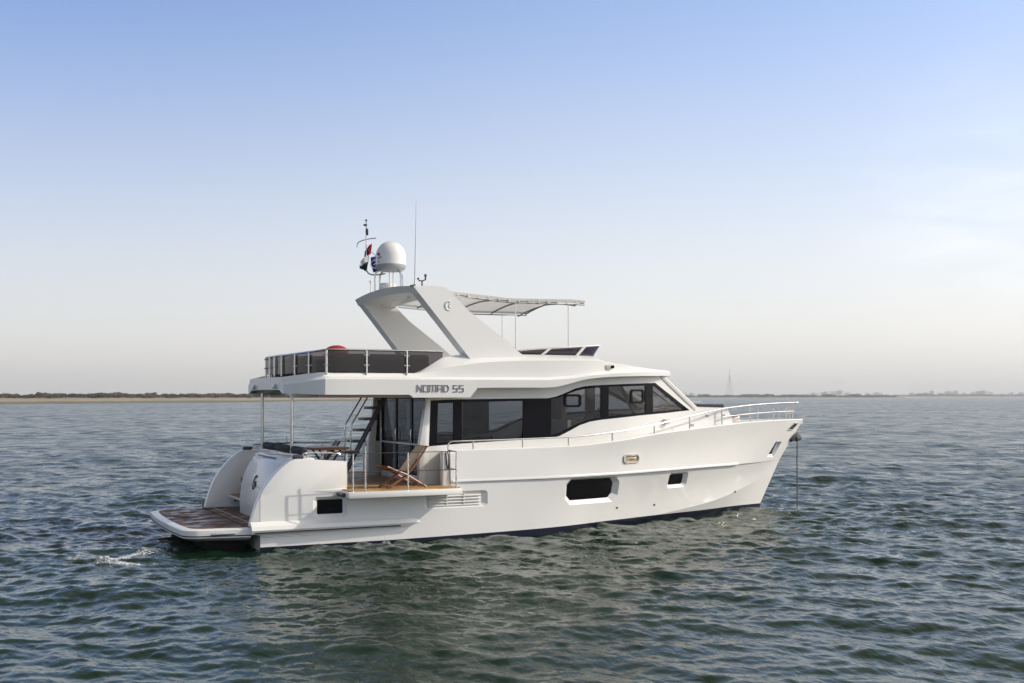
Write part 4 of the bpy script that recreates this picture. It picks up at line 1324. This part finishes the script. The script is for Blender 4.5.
# ---- fly windscreen (dark wrap-round screen with white struts)
scr = [(5.75, 4.06), (8.33, 4.262), (8.14, 3.99), (6.22, 3.99)]
def fly_v(u, w): return 1.66 - .10 * max(0, u - 7.2) + (w - 4.0) * .25
tint_screen = M['port']
for side in (-1, 1):
    b = MB()
    n_ = 16; rows = []
    for k in range(n_ + 1):
        f = k / n_
        u0 = 6.10 + f * (8.15 - 6.10); u1 = 5.95 + f * (8.34 - 5.95)
        w1 = 4.075 + (4.262 - 4.075) * f ** .8
        rows.append([(u0, side * fly_v(u0, 4.0), 3.99), (u1, side * fly_v(u1, w1), w1)])
    s_ = b.grid(rows).build('fly_screen', M['smoke'], Y, recalc=False)
    MB().tube([Vector(r_[1]) for r_ in rows], .016, 6).build('screen_trim', M['steel'], s_)
    for u0 in (6.72, 7.68):
        u1 = u0 + .22
        w1 = 4.09 + .17 * ((u1 - 5.95) / 2.39)
        MB().add([(u0 - .045, side * (fly_v(u0, 4) + .012), 3.985), (u0 + .045, side * (fly_v(u0, 4) + .012), 3.985), (u1 + .045, side * (fly_v(u1, w1) + .012), w1), (u1 - .045, side * (fly_v(u1, w1) + .012), w1),
                  (u0 - .045, side * (fly_v(u0, 4) - .012), 3.985), (u0 + .045, side * (fly_v(u0, 4) - .012), 3.985), (u1 + .045, side * (fly_v(u1, w1) - .012), w1), (u1 - .045, side * (fly_v(u1, w1) - .012), w1)],
                 [(0, 1, 2, 3), (4, 5, 6, 7), (0, 1, 5, 4), (1, 2, 6, 5), (2, 3, 7, 6), (3, 0, 4, 7)]).build('screen_strut', M['gel'], s_)
    # dark dash padding behind the screen
    MB().box((7.1, side * 1.40, 4.02), (1.6, .30, .12), bev=.04).build('dash_padding', M['cush'], Y)
b = MB(); rows = []
for k in range(11):
    q = -1 + 2 * k / 10
    rows.append([(8.15 + .35 * (1 - q * q), q * fly_v(8.15, 4), 3.95), (8.34 + .35 * (1 - q * q), q * fly_v(8.34, 4.26), 4.262)])
b.grid(rows).build('fly_screen', M['smoke'], Y, recalc=False)
MB().box((7.7, .2, 3.85), (.7, 2.4, .5), bev=.08).build('fly_console', M['cush'], Y)

# ---- radar arch
leg = [(3.46, 5.42), (3.78, 5.455), (4.03, 5.455), (4.20, 5.43), (4.34, 5.34), (4.47, 5.20), (4.76, 4.93), (5.22, 4.60), (5.62, 4.32), (5.94, 4.06), (6.12, 3.95), (6.32, 3.89), (6.55, 3.86), (6.2, 3.68), (5.35, 3.52), (5.06, 3.52)]
b = MB()
for side in (-1, 1):
    rows_o = leg
    vo = lambda w: 1.99 + .03 * (5.4 - w); 
    outer = [Vector((u, side * (1.97 + .055 * (5.42 - w)), w)) for u, w in leg]
    inn = [Vector((u, side * (1.62 + .055 * (5.42 - w)), w)) for i, (u, w) in enumerate(leg)]
    n_ = len(leg)
    b.add(outer + inn, [tuple(range(n_)), tuple(range(2 * n_ - 1, n_ - 1, -1))] + [(i, (i + 1) % n_, n_ + (i + 1) % n_, n_ + i) for i in range(n_)])
# cross member with a slight crown
rows = []
for k in range(17):
    q = -1 + 2 * k / 16; v = q * 1.96; cr = .10 * (1 - q * q)
    rows.append([(3.46 - .03 * (1 - q * q), v, 5.43 + cr), (3.78, v, 5.452 + cr), (4.03, v, 5.45 + cr), (4.30, v, 5.34 + cr), (4.40, v, 5.24 + cr * .8), (4.24, v, 5.22 + cr * .7), (3.54, v, 5.285 + cr)])
b.grid(rows, closed=True)
b.add(rows[0], [tuple(range(7))]); b.add(rows[-1], [tuple(range(7))])
arch = b.build('radar_arch', M['gel'], Y, angle=30)
bg = MB()
for side in (-1,):
    c = Vector((4.27, -1.985, 5.03))
    bg.tube([c + Vector((.085 * math.cos(q), -.010, .10 * math.sin(q))) for q in np.linspace(1.1, 5.0, 16)], .017, 6)
    bg.tube([c + Vector((.035 * math.cos(q) + .04, -.010, .045 * math.sin(q))) for q in np.linspace(1.3, 4.9, 10)], .012, 6)
bg.build('crescent_emblem', M['gelin'], arch)
for v in (-1.3, -.4, .5, 1.4):
    MB().lathe([(.04, 0), (.04, .02), (.02, .03)], (3.95, v, 5.245 + .07 * (1 - (v / 1.96) ** 2)), 10).build('downlight', M['lens'], arch)

# ---- bimini
bim = []
for k in range(15):
    f = k / 14
    u = 4.42 + f * (7.98 - 4.42)
    row = []
    for j in range(13):
        q = -1 + 2 * j / 12
        z = 5.40 - .12 * min(1, f * 2.2) + .03 * f + .13 * (1 - q * q) * (.4 + .6 * f) - .06 * max(0, q) 
        row.append((u, 1.52 * q, z))
    bim.append(row)
b = MB().grid(bim)
border = [r_[0] for r_ in bim]
for a_ in ([r_[0] for r_ in bim], [r_[-1] for r_ in bim], bim[0], bim[-1]):
    b.grid([[(x, y, z + .003), (x, y, z - .055)] for x, y, z in a_])
bi = b.build('bimini_canopy', M['canvas'], Y, angle=60, recalc=False)
for side, j in ((-1, 0), (1, 12)):
    MB().tube([(r_[j][0], r_[j][1] * .985, r_[j][2] - .09) for r_ in bim], .018, 6).build('side_tube', M['steel'], bi)
for k in (2, 6, 10, 14):
    MB().tube([(x - (.03 if k == 14 else 0), y * .98, z - .055) for x, y, z in bim[k]], .02, 6).build('hoop', M['grey'], bi)
MB().tube([(bim[13][j][0], bim[13][j][1] * .98, bim[13][j][2] - .12) for j in range(13)], .016, 6).build('hoop', M['grey'], bi)
for side in (-1, 1):
    for u, z in ((6.16, 4.0), (7.55 if side < 0 else 7.26, 4.12)):
        MB().tube([(u, side * 1.48, z - .1), (u, side * 1.48, 5.24 - (.06 if side > 0 else 0))], .013, 8).build('canopy_post', M['steel'], bi)
lace = MB()
for k in range(1, 14):
    x, y, z = bim[k][0]
    lace.tube([(x, y - .006, z - .02), (x + .03, y - .012, z - .085)], .012, 5)
lace.build('lashing', M['gelin'], bi)
# ---- satellite dome, scanner and aerials on the arch
DC = Vector((3.74, .20, 5.98))
std = MB()
TOPZ = 5.50
for dx, dy in ((.30, .12), (-.30, .12), (.10, -.31), (-.12, .33)):
    std.tube(curve_pts([DC + Vector((dx * .6, dy * .6, .02)), DC + Vector((dx * .95, dy * .95, -.02)), DC + Vector((dx * 1.12, dy * 1.12, -.12)), Vector((DC.x + dx * 1.15, DC.y + dy * 1.15, TOPZ - .02))], 5), .022, 8)
for dx, dy in ((-.05, -.05), (.08, .05)):
    std.tube([DC + Vector((dx, dy, 0)), Vector((DC.x + dx, DC.y + dy, TOPZ))], .018, 6)
std.build('dome_stand', M['steel'], arch)
prof = [(.05, 0), (.26, .0), (.33, .06), (.345, .12), (.352, .14), (.352, .32)] + [(.352 * math.cos(q), .34 + .355 * math.sin(q)) for q in np.linspace(.05, 1.53, 14)]
dome = MB().lathe(prof[4:], DC, 36).build('satellite_dome', M['gel'], arch, angle=40)
MB().lathe([(.05, -.02), (.26, -.005), (.335, .05), (.356, .10), (.356, .135), (.2, .136)], DC, 36).build('base_tray', M['tray'], dome)
lg = MB()
def dome_pt(ang, z): return DC + Vector((.356 * math.cos(ang), .356 * math.sin(ang), z))
base_a = math.atan2(CAM.y - DC.y, CAM.x - DC.x) - .95
for k in range(4):
    lg.box(dome_pt(base_a + .03 * k, .37 - .004 * k), (.03, .03, .05), Matrix.Rotation(base_a, 3, 'Z'))
lg.build('logo_mark', M['fred'], dome)
lg = MB()
for k in range(6): lg.box(dome_pt(base_a - .02 + .055 * k, .27 + .006 * k), (.012, .028, .022), Matrix.Rotation(base_a + .055 * k, 3, 'Z'))
for k in range(3): lg.box(dome_pt(base_a - .02 + .055 * k, .19), (.012, .028, .018), Matrix.Rotation(base_a + .055 * k, 3, 'Z'))
lg.build('logo_lettering', M['grey'], dome)
sc_ = MB().lathe([(.10, 0), (.20, .01), (.215, .04), (.215, .12), (.19, .16), (.1, .175)], (3.80, .55, 5.56), 28).build('radar_scanner', M['gel'], arch)
MB().lathe([(.17, -.05), (.19, -.04), (.19, .01), (.1, .012)], (3.80, .55, 5.56), 20).build('scanner_foot', M['rubber'], sc_)
# whip aerial, horn cluster, short aerial
wa = MB().tube([(3.52, -1.86, 5.46), (3.53, -1.86, 5.60), (3.56, -1.86, 7.28)], [.02, .014, .005], 6).build('whip_aerial', M['gelin'], arch)
MB().tube([(3.42, -1.86, 5.44), (3.54, -1.86, 5.47)], .02, 6).build('aerial_foot', M['darkgrey'], wa)
hn = MB().tube([(3.72, -1.8, 5.46), (3.72, -1.8, 5.56), (3.80, -1.8, 5.60), (3.80, -1.8, 5.68)], .018, 6)
hn.tube([(3.64, -1.8, 5.57), (3.72, -1.8, 5.57)], .015, 6); hn.lathe([(.01, 0), (.03, .01), (.03, .05), (.01, .06)], (3.80, -1.8, 5.66), 8)
hn.lathe([(.01, 0), (.025, .01), (.025, .04), (.01, .05)], (3.63, -1.8, 5.585), 8)
hn.build('wind_sensor', M['darkgrey'], arch)
MB().tube([(3.54, 1.05, 5.46), (3.54, 1.05, 5.78)], [.01, .008], 6).lathe([(.01, 0), (.025, .02), (.025, .06), (.01, .08)], (3.54, 1.05, 5.76), 8).build('stub_aerial', M['gelin'], arch)
# signal mast beside the dome
MX, MY = 3.42, 1.02
ms = MB()
ms.tube(curve_pts([(3.66, .36, 5.93), (3.52, .62, 5.92), (MX + .02, MY - .12, 5.98), (MX, MY, 6.14), (MX, MY, 6.5), (MX, MY, 6.95)], 5), .018, 8)
ms.tube(curve_pts([(MX + .18, MY - .2, 6.82), (MX, MY, 6.80), (MX - .14, MY + .16, 6.74), (MX - .17, MY + .19, 6.62)], 4), .011, 6)
ms.tube([(MX, MY, 6.6), (MX + .3, MY - .35, 6.25)], .008, 5)
mast = ms.build('signal_mast', M['steel'], arch)
MB().box((MX + .02, MY, 6.98), (.06, .06, .16), bev=.015).build('mast_lamp', M['rubber'], mast)
MB().tube([(MX, MY, 7.05), (MX, MY, 7.25)], .01, 6).lathe([(.01, 0), (.05, .01), (.05, .04), (.01, .05)], (MX - .02, MY, 7.12), 8).lathe([(.01, 0), (.03, .01), (.03, .03), (.01, .04)], (MX, MY, 7.24), 8).build('wind_vane', M['darkgrey'], mast)

# flags hanging from the mast
def flag(name, o0, du, bands, label, fold=.05, seed=0):
    t = thing(name, o0, label, 'flag')
    g = random.Random(seed); ph = g.uniform(0, 6)
    for (poly, m, nm) in bands:
        vs, fs = cdt_panel(poly, [], lambda a, b_: Vector((0, 0, 0)) + Vector(o0) + RGT * (a * .55 + .04 * math.sin(b_ * 5 + ph)) + Vector((0, 0, b_ * .82)) + FWD * (fold * math.sin(a * 16 + b_ * 4 + ph)), .05)
        MB().add(vs, fs).build(nm, m, t, angle=80, recalc=False)
    return t
flag('ensign', (MX + .01, MY - .015, 6.70), 1, [
    ([(.02, -.04), (.16, .0), (.17, -.30), (.05, -.34)], M['fred'], 'red_band'),
    ([(-.10, -.24), (.02, -.04), (.05, -.34), (-.06, -.40)], M['fblack'], 'black_band'),
    ([(-.22, -.52), (-.06, -.40), (.12, -.32), (.14, -.50), (-.18, -.66)], M['fwhite'], 'white_band'),
    ([(-.24, -.60), (-.18, -.66), (.14, -.50), (.05, -.84), (-.10, -.76), (-.26, -.72)], M['fgreen'], 'dark_band')],
    'drooping red white and black ensign hanging from the signal mast', .04, 3)
fo = Vector((MX + .05, MY - .06, 6.33))
f2 = flag('house_flag', fo, 1, [([(.06, .04), (.36, .10), (.42, -.16), (.36, -.36), (.14, -.40), (.0, -.18)], M['fnavy'], 'cloth')],
     'navy blue flag with a white ring hanging below the ensign on the mast', .03, 9)
rg = MB()
cc = fo + RGT * (.19 * .62 + .02) + Vector((0, 0, -.13)) - FWD * .045
rg.tube([cc + RGT * .085 * math.cos(q) + Vector((0, 0, .095 * math.sin(q))) for q in np.linspace(.6, 5.7, 20)], .012, 6)
rg.tube([cc - RGT * .03 + Vector((0, 0, -.02)), cc + RGT * .04 + Vector((0, 0, .03))], .012, 5)
rg.build('white_ring', M['fwhite'], f2)

# ---- ladder from the cockpit to the fly deck
A = Vector((2.48, -.6, 1.62)); B = Vector((3.30, -.6, 3.10))
lad = MB()
dv = (B - A)
lad.tube([A + Vector((-.25, -.10, -.45)), A + Vector((0, -.10, 0)), B + Vector((0, -.10, 0))], .055, 8)
ladder = lad.build('fly_ladder', M['darkgrey'], Y)
for k in range(6):
    p = Vector((2.42 - .02, -.6, 1.50)) + dv * (k / 6 * 1.0) + Vector((.02, 0, .06))
    MB().box(p + Vector((-.02, .16, 0)), (.27, .54, .06), bev=.01).build('tread', M['woodint'], ladder)
for s_ in (-.02, .40):
    hp = curve_pts([(2.94, -.6 + s_, 3.12), (2.62, -.6 + s_, 2.60), (2.50, -.6 + s_, 2.38), (2.49, -.6 + s_, 2.1), (2.49, -.6 + s_, 1.15)], 5)
    MB().tube(hp, .017, 8).build('handrail', M['steel'], ladder)

# ---- balcony rails (starboard and port)
for side in (-1, 1):
    yo = side * 2.97
    posts = [(1.76, yo), (2.02, yo), (2.94, yo), (4.02, yo)]
    rl = MB()
    for z in (1.90, 1.52):
        rl.tube([(1.74, yo, z), (4.02, yo, z)], .009, 6)
        rl.tube([(4.02, yo, z), (4.05, side * 2.5, z)], .009, 6)
    rail_b = rl.build('balcony_rail', M['darkgrey'], Y)
    for u, v in posts:
        zt_ = 2.08 if u == 2.02 else 1.93
        MB().tube([(u, v, 1.12), (u, v, zt_ - .04)], .016, 8).build('stanchion', M['steel'], rail_b)
    MB().tube([(1.84, side * 2.3, 1.14), (1.84, side * 2.3, 1.86)], .02, 8).build('stanchion', M['steel'], rail_b)
    MB().tube([(1.55, side * 2.30, 1.90), (2.1, side * 2.35, 1.93)], .016, 6).build('top_bar', M['woodint'], rail_b)
    # rope lashing at the forward gate
    MB().tube(curve_pts([(4.0, side * 2.46, 1.85), (4.02, side * 2.47, 1.6), (4.06, side * 2.47, 1.5), (4.06, side * 2.475, 1.75), (4.02, side * 2.475, 1.88)], 5), .012, 6).build('rope', M['rubber'], rail_b)

# ---- side and bow rails
def srow(u, z, ins=.06): return Vector((u, -(max(Bs(u) - ins, 0.0)), Ws(u) + z))
for side in (-1, 1):
    hh = lambda u: lerp([(4.1, .20), (6.0, .21), (8.0, .22), (9.7, .23), (10.9, .33), (12.3, .43), (13.7, .46), (15.7, .48)], u)
    pts = [srow(4.08, .02), srow(4.08, .14), srow(4.14, .20)] + [srow(u, hh(u)) for u in np.linspace(4.4, 15.55, 40)]
    fl = lambda p: Vector((p.x, p.y * -side, p.z))
    rt = MB().tube([fl(p) for p in pts], .018, 8).build('side_rail', M['steel'], Y)
    for u in (4.67, 5.88, 7.06, 8.28, 9.62, 10.95, 12.3, 13.55, 14.6, 15.2, 15.5):
        MB().tube([fl(srow(u, -.03)), fl(srow(u, hh(u)))], .018, 8).build('stanchion', M['steel'], rt)
    mid = [srow(u, hh(u) * .5) for u in np.linspace(12.3, 15.55, 16)]
    MB().tube([fl(p) for p in mid], .014, 8).build('mid_rail', M['steel'], rt)
pl_ = MB()
e = srow(15.55, .48)
pl_.tube(curve_pts([e, (15.68, -.05, e.z), (15.71, 0, e.z), (15.68, .05, e.z), (e.x, -e.y, e.z)], 4), .018, 8)
pl_.build('pulpit', M['steel'], Y)
# cabin-top grab rail far side of the foredeck
MB().tube([(11.7, .9, 2.84), (11.75, .9, 2.92), (13.0, .8, 2.9), (13.05, .8, 2.5)], .015, 6).build('grab_rail', M['steel'], Y)

# ---- anchor roller on the stem
ar = MB()
ar.box((15.54, 0, 1.90), (.26, .13, .11), Matrix.Rotation(R(-38), 3, 'Y'), bev=.02)
anr = ar.build('anchor_roller', M['darkgrey'], Y)
MB().tube([(15.68, -.08, 1.94), (15.68, .08, 1.94)], .065, 14).build('roller_wheel', M['rust'], anr)
an = thing('anchor', (15.68, 0, 1.8), 'weathered steel anchor stowed on the roller under the bow tip', 'anchor')
ab = MB()
ab.tube([(15.46, 0, 1.80), (15.72, 0, 2.02)], .03, 8)
ab.add([(x * .62 + 15.68 * .38, y * .7, (z - 2.1) * .62 + 1.88) for x, y, z in [(15.50, -.02, 2.02), (15.82, -.19, 2.06), (15.86, -.05, 2.22), (15.86, .05, 2.22), (15.82, .19, 2.06), (15.50, .02, 2.02), (15.70, 0, 2.20), (15.66, 0, 1.96)]],
       [(0, 1, 6), (1, 2, 6), (2, 3, 6), (3, 4, 6), (4, 5, 6), (5, 0, 6), (0, 1, 7), (1, 2, 7), (2, 3, 7), (3, 4, 7), (4, 5, 7), (5, 0, 7)])
ab.build('fluke', M['rust'], an)
ch = MB()
z = 1.86; k = 0
while z > -.5:
    a = Matrix.Rotation(k * R(90), 3, 'Z')
    c = Vector((15.70 + .004 * math.sin(z * 4), 0, z))
    ch.tube([c + a @ Vector((  .016 * math.cos(q), 0, .036 * math.sin(q))) for q in np.linspace(0, 2 * math.pi, 9)], .008, 5, cap=False)
    z -= .058; k += 1
tag(ch.build('anchor_chain', M['chain'], None), 'grey anchor chain hanging straight down from the bow into the water', 'chain')

# ================================================================== loose things on the yacht
def deck_chair(loc, rz, label, open_=True):
    t = thing('deck_chair', loc, label, 'chair', 'folding deck chairs in the cockpit')
    L0 = Vector(loc); rot = Matrix.Rotation(rz, 3, 'Z')
    P = lambda x, y, z: L0 + rot @ Vector((x * .95, y, z * .93))
    # x forward = back of the chair, sitter faces -x
    w = .27
    for s in (-1, 1):
        b = MB(); b.tube([P(-.50, s * w, .48), P(-.05, s * w, .30), P(.46, s * w, .0)], .024, 6); b.build('leg', M['wood'], t)
        b = MB(); b.tube([P(-.46, s * (w - .055), .0), P(.0, s * (w - .055), .28), P(.22, s * (w - .055), .52), P(.50, s * (w - .055), .92)], .024, 6); b.build('leg', M['wood'], t)
    for x, z in ((-.40, .03), (.42, .03), (.50, .91)):
        MB().tube([P(x, -w, z), P(x, w, z)], .016, 6).build('crossbar', M['wood'], t)
    b = MB(); rows = []
    for x, z in ((-.50, .50), (-.3, .43), (-.05, .34), (.08, .31)):
        rows.append([P(x, -w + .02, z), P(x, w - .02, z)])
    b.grid(rows); b.grid([[q + Vector((0, 0, .012)) for q in r_] for r_ in rows]); b.build('seat', M['wood'], t, recalc=False)
    b = MB(); rows = []
    for x, z in ((.03, .34), (.14, .46), (.26, .62), (.38, .78), (.49, .91)):
        rows.append([P(x - .03, -w + .06, z), P(x - .03, w - .06, z)])
    b.grid(rows); b.build('backrest', M['sling'], t, recalc=False)
    return t
deck_chair((3.02, -2.42, 1.15), R(6), 'folding teak deck chair with sand coloured back, open on the sunlit side balcony')
deck_chair((2.28, 1.15, 1.14), R(-6), 'dark folding chair standing behind the round cockpit table by the ladder')

tb = thing('cockpit_table', (1.86, -.85, 1.14), 'oval teak table standing in the shaded cockpit near the ladder', 'table')
b = MB()
n_ = 32
ring = lambda r, z: [(1.86 + .48 * r * math.cos(2 * math.pi * k / n_), -.85 + .66 * r * math.sin(2 * math.pi * k / n_), z) for k in range(n_)]
rr = [ring(.94, 1.905), ring(1, 1.92), ring(1, 1.94), ring(.97, 1.95)]
b.grid(rr, closed=True); b.add(rr[0], [tuple(range(n_))]); b.add(rr[-1], [tuple(range(n_))])
b.build('tabletop', M['wood'], tb)
for s in (-1, 1):
    for d in (-1, 1):
        MB().tube([(1.86 - .3 * d, -.85 + .3 * s, 1.14), (1.86 + .24 * d, -.85 + .26 * s, 1.90)], .022, 6).build('leg', M['woodint'], tb)
    
rc = thing('round_grill', (1.98, -1.2, 3.47), 'red rounded lid showing above the smoked glass rail of the upper deck', 'grill')
MB().lathe([(.02, 0), (.16, .0), (.22, .10), (.24, .20), (.10, .2)], (1.98, -1.2, 3.78), 24).build('bowl', M['rubber'], rc)
MB().lathe([(.25, 0), (.252, .03)] + [(.25 * math.cos(q), .03 + .135 * math.sin(q)) for q in np.linspace(.1, 1.45, 9)], (1.98, -1.2, 3.99), 28).build('lid', M['red'], rc)
MB().lathe([(.16, 0), (.14, .02), (.05, .04), (.05, .33)], (1.98, -1.2, 3.47), 16).build('stand', M['darkgrey'], rc)

# ---- churned water: splash behind the platform and at the exhaust
def splash(c, rx, ry, hmax, n, lumps, name, label, seed, smin=.004, smax=.014):
    g = np.random.default_rng(seed); b = MB()
    L_ = np.array(lumps)[g.choice(len(lumps), n, p=np.array([q[4] for q in lumps]) / sum(q[4] for q in lumps))]
    da, dr_ = g.normal(0, .5, n) * L_[:, 2], g.normal(0, .5, n) * L_[:, 2]
    a, r = L_[:, 0] + da, L_[:, 1] + dr_
    X = c[0] + RGT.x * rx * a + FWD.x * ry * r; Y_ = c[1] + RGT.y * rx * a + FWD.y * ry * r
    Z = sea_height(X, Y_) + .003
    fall = np.clip(1 - (da ** 2 + dr_ ** 2) / L_[:, 2] ** 2, 0, 1)
    Z = Z + g.random(n) ** 1.7 * hmax * L_[:, 3] * fall
    S_ = g.uniform(smin, smax, n)
    for x, y, z, s_ in zip(X, Y_, Z, S_):
        q = g.normal(0, s_, (4, 3)) * (1, 1, .8) + (x, y, z)
        b.add(q.tolist(), [(0, 1, 2), (0, 2, 3), (0, 1, 3), (1, 2, 3)])
    o = b.build(name, M['foam'], None, angle=180, recalc=False)
    tag(o, label, 'foam', None, 'stuff')
def streak(p0, p1, w0, w1, n, label, seed):
    """flat flakes of foam lying on the water, thinning out along the way"""
    g = np.random.default_rng(seed); b = MB()
    d = (p1 - p0); nrm = Vector((-d.y, d.x, 0)).normalized()
    t = g.random(n) ** 1.25; wid = w0 + (w1 - w0) * t
    off = g.normal(0, .42, n) * wid * (1 + .3 * np.sin(t * 9))
    X = p0.x + d.x * t + nrm.x * off; Y_ = p0.y + d.y * t + nrm.y * off
    S_ = g.uniform(.004, .017, n); k = np.arange(5) * 1.2566
    A = g.uniform(0, 6, n)[:, None] + k[None, :]; Rr = S_[:, None] * g.uniform(.5, 1.3, (n, 5))
    PX = X[:, None] + Rr * 1.6 * np.cos(A); PY = Y_[:, None] + Rr * np.sin(A)
    PZ = sea_height(PX.ravel(), PY.ravel()).reshape(n, 5) + .006
    for i in range(n): b.add([(float(PX[i, q]), float(PY[i, q]), float(PZ[i, q])) for q in range(5)], [(0, 1, 2, 3, 4)])
    o = b.build('slick_glint_streak', M['foam'], None, angle=180, recalc=False)  # white flakes stand in for sky reflected in the smooth slick
    tag(o, label, 'foam', None, 'stuff')
def sea_pt(px, py):
    d = FPX * CAM.z / (py - 396); return place(px, d)
p = sea_pt(114, 564)
splash((p.x, p.y), .34, .20, .24, 5000, [(-.75, 0, .34, .62, 3), (-.42, .05, .36, .60, 3), (-.05, 0, .45, .34, 3), (.45, -.1, .5, .16, 2), (.95, -.1, .45, .09, 1)], 'splash', 'white foam splash breaking on the water left of the bathing platform', 1)
p = sea_pt(74, 560)
splash((p.x, p.y), .14, .12, .08, 260, [(-.5, 0, .4, .6, 1), (.4, .1, .5, 1, 1)], 'splash', 'small scattered foam left of the bright splash', 2, .004, .010)
streak(sea_pt(108, 560), sea_pt(160, 549), .10, .26, 900, 'soft white streak painted for sky reflection, from the splash to the bathing platform', 5)
splash((2.60, -2.58), .12, .06, .17, 420, [(-.3, 0, .5, 1, 1), (.4, 0, .5, .5, 1)], 'splash', 'small white splash where cooling water leaves the hull side', 3, .003, .009)
